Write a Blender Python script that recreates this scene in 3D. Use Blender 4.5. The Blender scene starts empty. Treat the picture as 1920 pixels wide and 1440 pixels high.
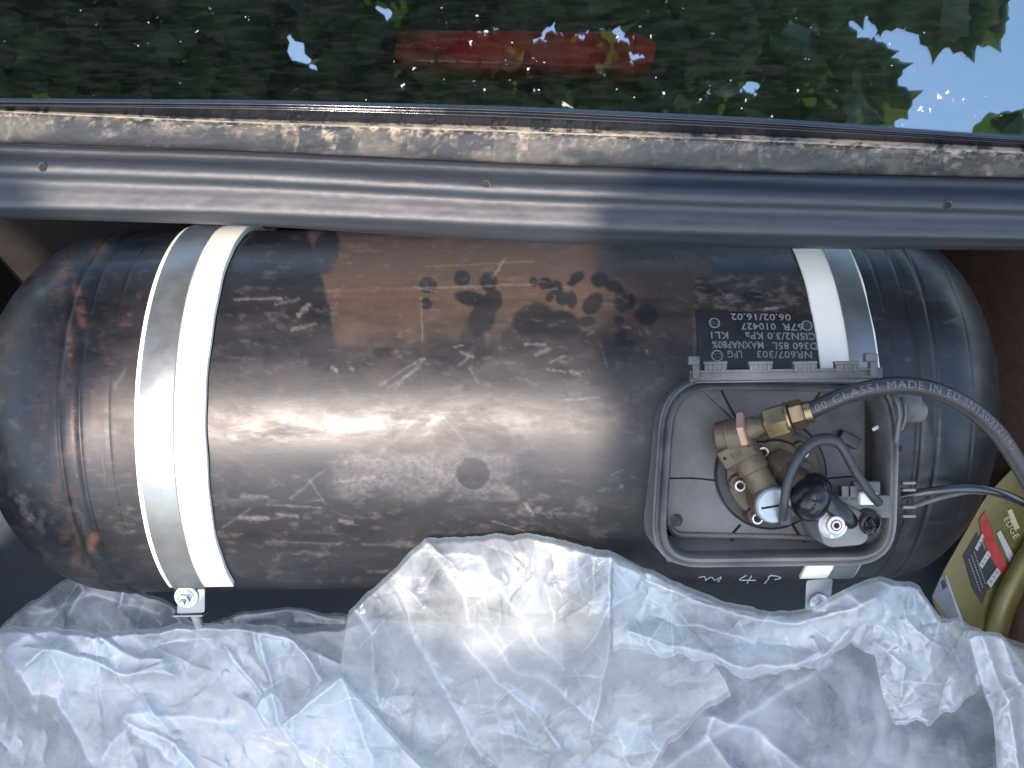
import bpy, bmesh, math, random
import numpy as np
from mathutils import Vector, Matrix
random.seed(7); RNG = np.random.default_rng(7)
R = math.radians
sc = bpy.context.scene
COL = sc.collection

# ------------------------------------------------------------------ frame
# the boot is described in a frame tilted towards the viewer: a = right,
# b = up the slope away from the viewer, c = out of the boot
PITCH = R(60)
EA = Vector((1, 0, 0)); EB = Vector((0, math.sin(PITCH), math.cos(PITCH))); EC = Vector((0, -math.cos(PITCH), math.sin(PITCH)))
def E(a, b, c): return EA * a + EB * b + EC * c
CA, CB, CD, ROLL, FPX = .014, .0225, 1.03, R(.8), 1900.0
cr, sr = math.cos(ROLL), math.sin(ROLL)
def P(px, py, c):                       # a place on the plane c = const
    x = (px - 960) / FPX * (CD - c); y = (720 - py) / FPX * (CD - c)
    return (CA + x * cr + y * sr, CB - x * sr + y * cr, c)
def PW(px, py, c): return E(*P(px, py, c))
def proj(a, b, c):
    x = a - CA; y = b - CB; d = CD - c
    return 960 + (x * cr - y * sr) / d * FPX, 720 - (x * sr + y * cr) / d * FPX

# ------------------------------------------------------------------ camera, world, sun
cam = bpy.data.cameras.new('camera'); co = bpy.data.objects.new('camera', cam); COL.objects.link(co)
# camera axes: x' = cr*a - sr*b ; y' = sr*a + cr*b
xa = EA * cr - EB * sr; ya = EA * sr + EB * cr
m = Matrix((xa, ya, EC)).transposed().to_4x4(); m.translation = E(CA, CB, CD)
co.matrix_world = m
cam.lens = FPX / 1920 * 36; cam.sensor_width = 36; cam.clip_start = .02; cam.clip_end = 500
sc.camera = co
SUN = Vector((-.16, -.62, .80)).normalized()
w = bpy.data.worlds.new('World'); sc.world = w; w.use_nodes = True
nt = w.node_tree; bg = nt.nodes['Background']; sky = nt.nodes.new('ShaderNodeTexSky')
sky.sky_type = 'NISHITA'; sky.sun_disc = False
sky.sun_elevation = math.asin(SUN.z); sky.sun_rotation = math.atan2(SUN.x, SUN.y)
nt.links.new(sky.outputs[0], bg.inputs[0]); bg.inputs[1].default_value = .15; sky.dust_density = 1.2; sky.ozone_density = .9
sl = bpy.data.lights.new('sun', 'SUN'); sl.energy = 2.7; sl.angle = R(.6); sl.color = (1, .84, .73)
so = bpy.data.objects.new('sun', sl); COL.objects.link(so); so.location = SUN * 8
so.rotation_euler = SUN.to_track_quat('Z', 'Y').to_euler()
sc.view_settings.view_transform = 'Standard'; sc.view_settings.look = 'None'
sc.view_settings.exposure = 1.55; sc.view_settings.gamma = 1
sc.cycles.use_denoising = True
sc.cycles.transparent_max_bounces = 24
sc.cycles.max_bounces = 8

# ------------------------------------------------------------------ materials
class M:
    def __init__(s, name):
        s.m = bpy.data.materials.new(name); s.m.use_nodes = True; s.t = s.m.node_tree
        s.b = s.t.nodes['Principled BSDF']; s.out = s.t.nodes['Material Output']
    def n(s, typ, **k):
        o = s.t.nodes.new('ShaderNode' + typ)
        for a, v in k.items(): setattr(o, a, v)
        return o
    def l(s, a, b): s.t.links.new(a, b)
    def set(s, **k):
        for a, v in k.items():
            i = s.b.inputs[a.replace('_', ' ')]
            if isinstance(v, (int, float)): i.default_value = v
            elif isinstance(v, tuple): i.default_value = (*v, 1) if len(v) == 3 else v
            else: s.l(v, i)
        return s
    def coord(s, scale=(1, 1, 1)):
        c = s.n('TexCoord'); mp = s.n('Mapping'); s.l(c.outputs['Object'], mp.inputs[0]); mp.inputs['Scale'].default_value = scale
        return mp.outputs[0]
    def noise(s, scale, detail=6, rough=.6, co=None, dist=0):
        o = s.n('TexNoise'); o.inputs['Scale'].default_value = scale; o.inputs['Detail'].default_value = detail
        o.inputs['Roughness'].default_value = rough; o.inputs['Distortion'].default_value = dist
        s.l(co or s.coord(), o.inputs['Vector']); return o.outputs['Fac']
    def ramp(s, f, *st):
        o = s.n('ValToRGB'); e = o.color_ramp.elements
        while len(e) < len(st): e.new(.5)
        for x, (p, c) in zip(e, st):
            x.position = p; x.color = (c, c, c, 1) if isinstance(c, (int, float)) else (*c, 1)
        s.l(f, o.inputs[0]); return o.outputs[0]
    def mix(s, f, a, b):
        o = s.n('Mix', data_type='RGBA')
        for i, v in ((0, f), (6, a), (7, b)):
            if isinstance(v, (int, float)): o.inputs[i].default_value = v if i == 0 else (v, v, v, 1)
            elif isinstance(v, tuple): o.inputs[i].default_value = (*v, 1)
            else: s.l(v, o.inputs[i])
        return o.outputs[2]
    def math(s, op, a, b=0, clamp=False):
        o = s.n('Math', operation=op, use_clamp=clamp)
        for i, v in ((0, a), (1, b)):
            if isinstance(v, (int, float)): o.inputs[i].default_value = v
            else: s.l(v, o.inputs[i])
        return o.outputs[0]
    def attr(s, name): return s.n('Attribute', attribute_name=name).outputs['Fac']
    def bump(s, h, strength=.3, dist=.001):
        o = s.n('Bump'); o.inputs['Strength'].default_value = strength; o.inputs['Distance'].default_value = dist
        s.l(h, o.inputs['Height']); s.l(o.outputs[0], s.b.inputs['Normal']); return o.outputs[0]

def simple(name, col, rough=.5, metal=0, dust=0, dustcol=(.3, .24, .18), scale=60, bump=.15, spec=.5):
    k = M(name)
    n1 = k.noise(scale, 8); n2 = k.noise(scale * .25, 6)
    dk = tuple(c * .7 for c in col)
    base = k.mix(k.ramp(n1, (.3, 0.), (.7, 1.)), dk, col)
    f = k.math('MULTIPLY', k.ramp(n2, (.35, 0.), (.65, 1.)), dust)
    base = k.mix(f, base, dustcol)
    k.set(Base_Color=base, Metallic=metal, Roughness=k.math('ADD', k.math('MULTIPLY', n1, .25), rough - .12, True))
    k.b.inputs['Specular IOR Level'].default_value = spec
    k.bump(n1, bump, .0008); return k.m

k = M('foam'); k.set(Base_Color=k.mix(k.noise(14, 4), (.88, .84, .70), (.93, .90, .78)), Roughness=.9); k.b.inputs['Specular IOR Level'].default_value = .2
k.bump(k.noise(260, 4), .15, .0006); m_foam = k.m
m_zinc = simple('galvanised_steel', (.33, .35, .345), .42, .82, .5, (.20, .205, .20), 50)
m_zinc2 = simple('zinc_bolt', (.75, .78, .78), .3, .9, .1)
m_black = simple('black_plastic', (.050, .050, .050), .42, 0, .85, (.27, .255, .235), 24)
m_blackclean = simple('black_rubber', (.022, .023, .026), .42, 0, .35, (.09, .08, .075), 120)
m_hose = simple('hose_rubber', (.020, .021, .024), .34, 0, .45, (.085, .078, .075), 40)
m_tape = simple('insulating_tape', (.010, .011, .014), .22, 0, .1, (.05, .05, .05), 60, .5)
k = M('dusty_brass')
n1 = k.noise(120, 8, .7); n2 = k.noise(45, 8, .65)
bb = k.mix(k.ramp(n2, (.38, 0.), (.62, 1.)), (.075, .052, .027), (.150, .115, .072)); bb = k.mix(k.ramp(n1, (.62, 0.), (.72, .7)), bb, (.07, .05, .03))
k.set(Base_Color=bb, Roughness=k.math('ADD', .36, k.math('MULTIPLY', n2, .35)), Metallic=.25); k.bump(n1, .45, .0008); m_brassdust = k.m
m_brass = simple('bright_brass', (.33, .245, .13), .30, .85, .5, (.25, .19, .11), 110, .3)
m_copper = simple('reddish_brass', (.50, .28, .19), .5, .5, .4, (.42, .27, .2), 90)
m_cap = simple('zinc_cap', (.50, .56, .57), .4, .5, .5, (.28, .31, .31), 120)
m_steel = simple('socket_screw_steel', (.74, .70, .64), .3, .85, .2)
m_hole = simple('dark_recess', (.01, .01, .01), .8)
m_whitepl = simple('white_connector', (.88, .88, .86), .3)
m_greypl = simple('grey_connector', (.13, .13, .122), .45, 0, .6, (.17, .155, .135))
m_printing = simple('pale_print', (.26, .26, .25), .6, scale=300)
m_hoseprint = simple('hose_print', (.15, .15, .15), .6, scale=260)
m_chalk = simple('chalk_mark', (.62, .62, .62), .8, scale=300)
m_gold = simple('gold_plastic', (.155, .14, .042), .36, .25, .2, (.2, .17, .08), 40, .1)
m_goldtext = simple('pale_gold_print', (.55, .52, .33), .5)
m_labelblack = simple('label_black', (.02, .028, .03), .4)
m_labelred = simple('label_red', (.40, .022, .025), .35, 0, .4, (.45, .10, .09), 200)
m_labelwhite = simple('label_white', (.48, .52, .50), .4)
m_labelgrey = simple('label_grey', (.20, .23, .25), .4)
m_carpet = simple('boot_carpet', (.16, .10, .068), .95, 0, .8, (.08, .055, .04), 300, .8, .2)
m_ground = simple('asphalt', (.06, .06, .06), .9, scale=30)
m_bark = simple('bark', (.09, .07, .05), .9)
k = M('red_lens'); k.set(Base_Color=k.mix(k.ramp(k.noise(11, 5, .6), (.40, 0.), (.58, 1.)), (.20, .006, .010), (.66, .015, .03)), Roughness=.3); m_lampred = k.m
m_parcel = simple('parcel_shelf_cloth', (.012, .013, .013), .95)

# tank paint
k = M('tank_paint')
dust = k.attr('dust'); chalk = k.attr('chalk'); rust = k.attr('rust')  # the dust mask also holds the painted sun patch and shade
ns = k.noise(9, 8, .65, k.coord((1, 4, 4))); nf = k.noise(48, 9, .72, k.coord((.6, 1.6, 1.6))); nfi = k.noise(240, 6, .7)
d2 = k.math('MULTIPLY', dust, k.ramp(nf, (.25, .65), (.75, 1.15)), True)
base = k.mix(k.ramp(ns, (.35, 0.), (.7, 1.)), (.008, .009, .011), (.020, .020, .022))
base = k.mix(d2, base, (.062, .040, .027))
scr = k.ramp(k.noise(30, 10, .75, k.coord((.5, 6, 6)), .5), (.66, 0.), (.72, 1.))
ch = k.math('MULTIPLY', k.math('ADD', chalk, k.math('MULTIPLY', scr, .09), True), k.ramp(nfi, (.35, .35), (.6, 1.)), True)
base = k.mix(ch, base, (.26, .235, .215))
base = k.mix(k.math('MULTIPLY', rust, k.ramp(nf, (.42, .0), (.58, 1.)), True), base, (.20, .085, .05))
ro = k.math('ADD', k.math('ADD', k.math('MULTIPLY', d2, .22), k.math('MULTIPLY', k.ramp(k.noise(16, 7, .65, k.coord((1, 2, 2)), .8), (.35, 0.), (.65, 1.)), .17)), k.math('ADD', .21, k.math('MULTIPLY', nf, .20)), True)
k.set(Base_Color=base, Roughness=ro)
k.b.inputs['Specular IOR Level'].default_value = .5
hh = k.math('ADD', k.math('MULTIPLY', nf, .6), k.math('MULTIPLY', k.noise(12, 4, .5), 1.2))
k.bump(k.math('ADD', hh, k.math('MULTIPLY', chalk, .3)), .16, .0010)
m_tank = k.m

# gutter / sill paint, dirt and a painted-in sunlit edge
def sillmat(name, base, rough, dirt_glint):
    k = M(name)
    n = k.noise(14, 8, .6, k.coord((.6, 8, 8))); n2 = k.noise(160, 6)
    b = k.mix(k.ramp(n, (.3, 0.), (.75, 1.)), base, tuple(x * 2.2 for x in base))
    if dirt_glint:
        d = k.math('MULTIPLY', k.attr('dirt_glint'), k.ramp(n2, (.3, .5), (.6, 1.)), True)
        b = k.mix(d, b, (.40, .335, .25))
        k.bump(k.math('ADD', k.attr('dirt_glint'), k.math('MULTIPLY', n2, .4)), .6, .0015)
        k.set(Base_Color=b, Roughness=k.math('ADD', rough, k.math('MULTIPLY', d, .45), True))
    else:
        k.set(Base_Color=b, Roughness=k.math('ADD', rough, k.math('MULTIPLY', n2, .15)))
        k.bump(n2, .12, .0006)
    k.b.inputs['Specular IOR Level'].default_value = .5 if dirt_glint else .75
    return k.m
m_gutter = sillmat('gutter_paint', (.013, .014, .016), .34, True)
m_seal = sillmat('weatherstrip_rubber', (.012, .015, .019), .46, False)
m_trim = simple('black_trim', (.012, .014, .018), .12, spec=.7)

# tinted rear window: reflecting coat over a dark see-through pane, with specks of dirt
k = M('tinted_glass')
tr = k.n('BsdfTransparent'); tr.inputs[0].default_value = (.66, .74, .74, 1)
gl = k.n('BsdfGlossy'); gl.inputs['Roughness'].default_value = .012; gl.inputs[0].default_value = (.86, 1, 1, 1)
bm_ = k.n('Bump'); bm_.inputs['Strength'].default_value = .004; bm_.inputs['Distance'].default_value = .001
k.l(k.noise(6, 3, .5), bm_.inputs['Height']); k.l(bm_.outputs[0], gl.inputs['Normal'])
mx = k.n('MixShader'); mx.inputs[0].default_value = .42; k.l(tr.outputs[0], mx.inputs[1]); k.l(gl.outputs[0], mx.inputs[2])
vo = k.n('TexVoronoi'); vo.inputs['Scale'].default_value = 70
gd = k.n('TexNoise'); gd.inputs['Scale'].default_value = 240; k.l(k.coord(), gd.inputs['Vector'])
gv = k.n('VectorMath', operation='MULTIPLY_ADD'); gv.inputs[1].default_value = (.010, .010, .010); k.l(gd.outputs['Color'], gv.inputs[0]); k.l(k.coord((1, 1, 1)), gv.inputs[2]); k.l(gv.outputs[0], vo.inputs['Vector'])
sp = k.math('LESS_THAN', k.math('ADD', vo.outputs['Distance'], k.math('MULTIPLY', k.noise(9, 4), .5)), .30)
film = k.math('MULTIPLY', k.ramp(k.noise(60, 10, .75, k.coord((.6, 3, 3))), (.45, 0.), (.85, 1.)), .018)
df = k.n('BsdfDiffuse'); df.inputs[0].default_value = (.6, .62, .6, 1)
mx2 = k.n('MixShader'); k.l(k.math('ADD', k.math('MULTIPLY', sp, .5), film, True), mx2.inputs[0]); k.l(mx.outputs[0], mx2.inputs[1]); k.l(df.outputs[0], mx2.inputs[2])
k.l(mx2.outputs[0], k.out.inputs[0]); m_glass = k.m

# leaves
k = M('leaf_green')
base = k.mix(k.noise(8, 4), (.030, .055, .016), (.075, .12, .035))
k.set(Base_Color=base, Roughness=.45)
tl = k.n('BsdfTranslucent'); k.l(k.mix(.5, base, (.10, .17, .03)), tl.inputs[0])
mx = k.n('MixShader'); mx.inputs[0].default_value = .35
k.l(k.b.outputs[0], mx.inputs[1]); k.l(tl.outputs[0], mx.inputs[2]); k.l(mx.outputs[0], k.out.inputs[0])
m_leaf = k.m

# polythene
k = M('polythene')
th = k.attr('thick')
n1 = k.noise(30, 10, .70, k.coord((1, 1, 1)), .35); n3 = k.noise(9, 6, .6)
vor = k.n('TexVoronoi', feature='DISTANCE_TO_EDGE'); vor.inputs['Scale'].default_value = 26
ds = k.n('TexNoise'); ds.inputs['Scale'].default_value = 14; ds.inputs['Detail'].default_value = 4; k.l(k.coord(), ds.inputs['Vector'])
va = k.n('VectorMath', operation='MULTIPLY_ADD'); va.inputs[1].default_value = (.12, .12, .12)
k.l(ds.outputs['Color'], va.inputs[0]); k.l(k.coord(), va.inputs[2]); k.l(va.outputs[0], vor.inputs['Vector'])
cre = k.ramp(vor.outputs['Distance'], (0., 1.), (.09, 0.))
hgt = k.math('ADD', k.math('MULTIPLY', n1, 1.0), k.math('MULTIPLY', cre, .25))
nb = k.bump(hgt, .12, .0025)
dif = k.n('BsdfDiffuse'); dif.inputs[0].default_value = (.80, .845, .845, 1); k.l(nb, dif.inputs['Normal'])
trl = k.n('BsdfTranslucent'); trl.inputs[0].default_value = (.80, .845, .845, 1); k.l(nb, trl.inputs['Normal'])
gls = k.n('BsdfGlossy'); gls.inputs[0].default_value = (.9, .93, 1, 1); gls.inputs['Roughness'].default_value = .13
crk = k.math('MULTIPLY', k.noise(95, 8, .75, k.coord((1, 1, 1)), 2.5), k.ramp(k.noise(11, 3, .5, None, .6), (.46, .08), (.62, 1.)))
b2 = k.n('Bump'); b2.inputs['Strength'].default_value = .5; b2.inputs['Distance'].default_value = .0018
k.l(crk, b2.inputs['Height']); k.l(nb, b2.inputs['Normal']); k.l(b2.outputs[0], gls.inputs['Normal'])
tra = k.n('BsdfTransparent'); tra.inputs[0].default_value = (.93, .94, .95, 1)
a1 = k.n('MixShader'); a1.inputs[0].default_value = .5; k.l(dif.outputs[0], a1.inputs[1]); k.l(trl.outputs[0], a1.inputs[2])
a2 = k.n('MixShader'); a2.inputs[0].default_value = .075; k.l(a1.outputs[0], a2.inputs[1]); k.l(gls.outputs[0], a2.inputs[2])
op = k.math('ADD', th, k.math('ADD', 0, k.math('MULTIPLY', k.math('SUBTRACT', n3, .5), .5)), True)
op = k.math('ADD', op, k.math('MULTIPLY', k.math('SUBTRACT', n1, .5), .65), True)
g2 = k.n('BsdfGlossy'); g2.inputs[0].default_value = (1, 1, 1, 1); g2.inputs['Roughness'].default_value = .30
a25 = k.n('MixShader'); a25.inputs[0].default_value = .10; k.l(a2.outputs[0], a25.inputs[1]); k.l(g2.outputs[0], a25.inputs[2]); a2 = a25
a3 = k.n('MixShader'); k.l(op, a3.inputs[0]); k.l(tra.outputs[0], a3.inputs[1]); k.l(a2.outputs[0], a3.inputs[2])
k.l(a3.outputs[0], k.out.inputs[0]); m_poly = k.m

# ------------------------------------------------------------------ object helpers
ROOT = {}
def thing(name, loc, label, cat, group=None):
    o = bpy.data.objects.new(name, None); COL.objects.link(o); o.location = loc; o.empty_display_size = .02
    o['label'] = label; o['category'] = cat
    if group: o['group'] = group
    ROOT[o.name] = Vector(loc); return o
def rootloc(p):
    while p.parent: p = p.parent
    return ROOT.get(p.name, Vector((0, 0, 0)))
def obj(name, V, Fc, mat, parent=None, smooth=True, attrs=None, bevel=0, label=None):
    me = bpy.data.meshes.new(name)
    off = rootloc(parent) if parent else Vector((0, 0, 0))
    V = [(v[0] - off.x, v[1] - off.y, v[2] - off.z) for v in V] if not isinstance(V, np.ndarray) else V - np.array(off)
    if isinstance(Fc, np.ndarray):
        me.vertices.add(len(V)); me.vertices.foreach_set('co', V.astype(np.float32).ravel())
        nq = len(Fc); kq = Fc.shape[1]
        me.loops.add(nq * kq); me.loops.foreach_set('vertex_index', Fc.astype(np.int32).ravel())
        me.polygons.add(nq); me.polygons.foreach_set('loop_start', np.arange(0, nq * kq, kq, dtype=np.int32))
        me.update(calc_edges=True); me.validate()
    else:
        me.from_pydata([tuple(v) for v in (V.tolist() if isinstance(V, np.ndarray) else V)], [], Fc)
    if bevel:
        bm = bmesh.new(); bm.from_mesh(me)
        bmesh.ops.recalc_face_normals(bm, faces=bm.faces)
        ed = [e for e in bm.edges if len(e.link_faces) == 2 and e.calc_face_angle(0) > .5]
        bmesh.ops.bevel(bm, geom=ed, offset=bevel, segments=3, profile=.5, affect='EDGES', clamp_overlap=True)
        bm.to_mesh(me); bm.free()
    if attrs:
        for an, av in attrs.items():
            at = me.attributes.new(an, 'FLOAT', 'POINT'); at.data.foreach_set('value', np.asarray(av, dtype=np.float32).ravel())
    me.polygons.foreach_set('use_smooth', [bool(smooth)] * len(me.polygons))
    if smooth and smooth != 'all':
        try: me.set_sharp_from_angle(angle=R(38))
        except Exception: pass
    me.materials.append(mat)
    o = bpy.data.objects.new(name, me); COL.objects.link(o)
    if parent: o.parent = parent
    if label: o['label'] = label
    return o
def frame(d):
    d = d.normalized(); u = d.orthogonal().normalized(); return d, u, d.cross(u)
def lathe(prof, pos, axis, seg=40, ref=None):
    d = axis.normalized(); u = (ref - d * ref.dot(d)).normalized() if ref is not None else d.orthogonal().normalized(); v = d.cross(u)
    V, Fc = [], []
    for r, h in prof:
        for i in range(seg):
            t = 2 * math.pi * i / seg; V.append(pos + d * h + u * (r * math.cos(t)) + v * (r * math.sin(t)))
    for j in range(len(prof) - 1):
        for i in range(seg):
            k_ = (i + 1) % seg; Fc.append((j * seg + i, j * seg + k_, (j + 1) * seg + k_, (j + 1) * seg + i))
    if prof[0][0] > 1e-6: Fc.append(tuple(range(seg))[::-1])
    if prof[-1][0] > 1e-6: Fc.append(tuple((len(prof) - 1) * seg + i for i in range(seg)))
    return V, Fc
def crom(pts, n=10):
    pts = [Vector(p) for p in pts]; pts = [pts[0] * 2 - pts[1]] + pts + [pts[-1] * 2 - pts[-2]]; out = []
    for i in range(1, len(pts) - 2):
        p0, p1, p2, p3 = pts[i - 1:i + 3]
        for j in range(n):
            t = j / n
            out.append(.5 * ((2 * p1) + (p2 - p0) * t + (2 * p0 - 5 * p1 + 4 * p2 - p3) * t * t + (3 * p1 - p0 - 3 * p2 + p3) * t ** 3))
    out.append(pts[-2]); return out
def tube(pts, r, seg=14, n=10, up=EC, smooth=True, flat=1.0):
    pts = crom(pts, n) if n > 1 else [Vector(p) for p in pts]; V, Fc = [], []
    for i, p in enumerate(pts):
        d = (pts[min(i + 1, len(pts) - 1)] - pts[max(i - 1, 0)]).normalized()
        s = d.cross(up).normalized(); q = s.cross(d)
        rr = r(i / (len(pts) - 1)) if callable(r) else r
        for j in range(seg):
            t = 2 * math.pi * j / seg; V.append(p + s * (rr * math.cos(t)) + q * (rr * flat * math.sin(t)))
    for i in range(len(pts) - 1):
        for j in range(seg):
            k_ = (j + 1) % seg; Fc.append((i * seg + j, i * seg + k_, (i + 1) * seg + k_, (i + 1) * seg + j))
    Fc.append(tuple(range(seg))[::-1]); Fc.append(tuple((len(pts) - 1) * seg + j for j in range(seg)))
    return V, Fc
def join(*parts):
    V, Fc = [], []
    for v, f in parts:
        o = len(V); V += list(v); Fc += [tuple(i + o for i in q) for q in f]
    return V, Fc
def box(c, u, v, w_):      # centre and three half axes
    V = [c + u * i + v * j + w_ * l for i in (-1, 1) for j in (-1, 1) for l in (-1, 1)]
    return V, [(0, 1, 3, 2), (4, 6, 7, 5), (0, 4, 5, 1), (2, 3, 7, 6), (0, 2, 6, 4), (1, 5, 7, 3)]
def prism(poly, c0, c1):   # polygon of picture-plan points at height c0, raised to c1
    A = [E(*p[:2], c0) for p in poly]; B = [E(*p[:2], c1) for p in poly]; n = len(poly)
    return A + B, [tuple(range(n))[::-1], tuple(range(n, 2 * n))] + [(i, (i + 1) % n, n + (i + 1) % n, n + i) for i in range(n)]
def rrect(pts, rads, n=8):  # rounded polygon in ab
    out = []; N = len(pts)
    for i, p in enumerate(pts):
        p = Vector(p[:2]); a = Vector(pts[i - 1][:2]); b = Vector(pts[(i + 1) % N][:2]); r = rads if isinstance(rads, float) else rads[i]
        d1 = (a - p).normalized(); d2 = (b - p).normalized()
        q1 = p + d1 * r; q2 = p + d2 * r
        for j in range(n + 1):
            t = j / n; out.append(q1 * (1 - t) ** 2 + p * 2 * t * (1 - t) + q2 * t * t)
    return out

# ------------------------------------------------------------------ noise in numpy
_g = RNG.random((257, 257)); _g[256] = _g[0]; _g[:, 256] = _g[:, 0]
def vnoise(x, y, oct=5, gain=.5):
    s = np.zeros_like(x); amp = 1; tot = 0; ox = 0
    for o in range(oct):
        X = (x * 2 ** o + 17.3 * o) % 256; Y = (y * 2 ** o + 41.7 * o) % 256
        i = np.floor(X).astype(int); j = np.floor(Y).astype(int); fx = X - i; fy = Y - j
        i %= 256; j %= 256
        fx = fx * fx * (3 - 2 * fx); fy = fy * fy * (3 - 2 * fy)
        v = (_g[i, j] * (1 - fx) + _g[i + 1, j] * fx) * (1 - fy) + (_g[i, j + 1] * (1 - fx) + _g[i + 1, j + 1] * fx) * fy
        s += amp * v; tot += amp; amp *= gain
    return s / tot
def smooth(e0, e1, x):
    t = np.clip((x - e0) / (e1 - e0), 0, 1); return t * t * (3 - 2 * t)
def segdist(X, Y, x0, y0, x1, y1):
    dx, dy = x1 - x0, y1 - y0; L = dx * dx + dy * dy + 1e-9
    t = np.clip(((X - x0) * dx + (Y - y0) * dy) / L, 0, 1)
    return np.hypot(X - x0 - t * dx, Y - y0 - t * dy), t
def polydist(X, Y, pts):
    D = np.full(X.shape, 1e9)
    for (x0, y0), (x1, y1) in zip(pts[:-1], pts[1:]): D = np.minimum(D, segdist(X, Y, x0, y0, x1, y1)[0])
    return D
def gridfaces(nr, nc, wrap=False):
    i = np.arange(nr - 1)[:, None]; j = np.arange(nc if wrap else nc - 1)[None]
    j2 = (j + 1) % nc
    return np.stack([i * nc + j, i * nc + j2, (i + 1) * nc + j2, (i + 1) * nc + j], -1).reshape(-1, 4)

# ------------------------------------------------------------------ GAS TANK
RT = .18
tank = thing('gas_tank', E(0, 0, -RT), 'long scuffed black steel gas cylinder lying across the boot, strapped at both ends', 'gas tank')
na = 740
aa = np.linspace(-.4985, .4795, na)
def tank_radius(a):
    a = np.asarray(a, float); r = np.full(a.shape, RT)
    dl = np.clip((-.366 - a) / .1325, 0, 1); dr = np.clip((a - .364) / .1155, 0, 1)
    r = r * (1 - dl ** 2.05) ** (1 / 2.05) * (1 - dr ** 2.1) ** (1 / 2.1)
    for c0, s in ((-.358, 1), (.363, 1)):
        r += .0016 * np.exp(-((a - c0) / .0065) ** 4) * (r > .1)
        r -= .0012 * np.exp(-((a - c0 - .0085) / .0012) ** 2) + .0014 * np.exp(-((a - c0 + .0085) / .0014) ** 2)
    r -= .0007 * np.exp(-((a - .335) / .001) ** 2) + .0006 * np.exp(-((a - .405) / .001) ** 2) + .0006 * np.exp(-((a + .325) / .001) ** 2)
    return np.maximum(r, .0005)
th = np.concatenate([np.radians(np.linspace(-100, 100, 460)), np.radians(np.linspace(100, 260, 26))[1:-1]])
Agr, Tgr = np.meshgrid(aa, th, indexing='ij')
Rg = tank_radius(Agr)
Rg = Rg + (vnoise(Agr * 9 + 3, Tgr * 2 + 5, 3) - .5) * .0012 * (Rg > .02)
B_, C_ = Rg * np.sin(Tgr), Rg * np.cos(Tgr)
X, Y = proj(Agr, B_, C_)
W = Agr[..., None] * np.array(EA) + B_[..., None] * np.array(EB) + C_[..., None] * np.array(EC)
wob = (vnoise(X / 30, Y / 30, 4) - .5) * 2
nz = vnoise(X / 55 + 9, Y / 22 + 4, 6, .6); fine = vnoise(X / 6, Y / 4, 4, .6)
# brown dust film on the top of the shell, wiped by hands; sun patch and shade painted into it
Xw, Yw = X + wob * 10, Y + wob * 7
dust = smooth(594, 606, Xw - np.clip((Y - 520) * .25, -20, 30)) * smooth(1342, 1330, X) * smooth(760, 560, Y + wob * 30)
dust *= (.5 + .6 * nz + .25 * (Y < 560)) * (1 - .7 * smooth(600, 720, Y + wob * 25))
dust *= 1 - .35 * smooth(1110, 1130, X)
dust += .16 * smooth(520, 640, Y) * smooth(1000, 850, Y) * smooth(.40, .62, nz)
dust += .10 * nz * smooth(900, 1100, Y)
def blob(cx, cy, rx, ry, rot=0., soft=.16):
    ca, sa = math.cos(R(rot)), math.sin(R(rot)); dx, dy = X + wob * 2.5 - cx, Y + wob * 2.5 - cy
    u = (dx * ca + dy * sa) / rx; v = (-dx * sa + dy * ca) / ry
    return smooth(1 + soft, 1 - soft, np.hypot(u, v))
prints = [(803, 535, 17, 15), (800, 570, 12, 11), (866, 521, 16, 16), (916, 528, 17, 18), (885, 560, 34, 14, 12), (925, 563, 18, 22),
  (905, 595, 24, 42, 20), (885, 655, 26, 50, 5), (1000, 528, 8, 10), (1022, 532, 14, 12, 30), (1043, 540, 13, 14), (1030, 558, 8, 9), (1055, 560, 14, 13, 30),
  (1072, 562, 10, 16), (1082, 519, 15, 11, -35), (1072, 532, 9, 6), (1124, 524, 17, 15), (1152, 538, 18, 11, 15), (1111, 569, 17, 24, 35), (1171, 565, 21, 21),
  (1212, 590, 21, 20), (1160, 600, 10, 9), (1100, 603, 18, 10), (1000, 600, 40, 32, -20), (1050, 610, 38, 28), (980, 630, 45, 32, -30), (1050, 640, 60, 30),
  (1162, 628, 12, 14), (1175, 645, 18, 10), (612, 470, 24, 42, 10), (575, 505, 16, 9), (612, 610, 12, 9), (600, 590, 22, 30), (860, 665, 60, 24), (720, 662, 20, 12)]
for p_ in prints: dust *= 1 - (.92 if p_[1] < 620 else .7) * blob(*p_)
dust *= 1 - .96 * smooth(1332, 1338, X) * smooth(1530, 1500, X) * smooth(518, 510, Y)  # shadow at the upper right painted in by taking the dust out
dust *= 1 - .95 * smooth(1640, 1660, X)
chalk = np.zeros_like(X)
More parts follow.
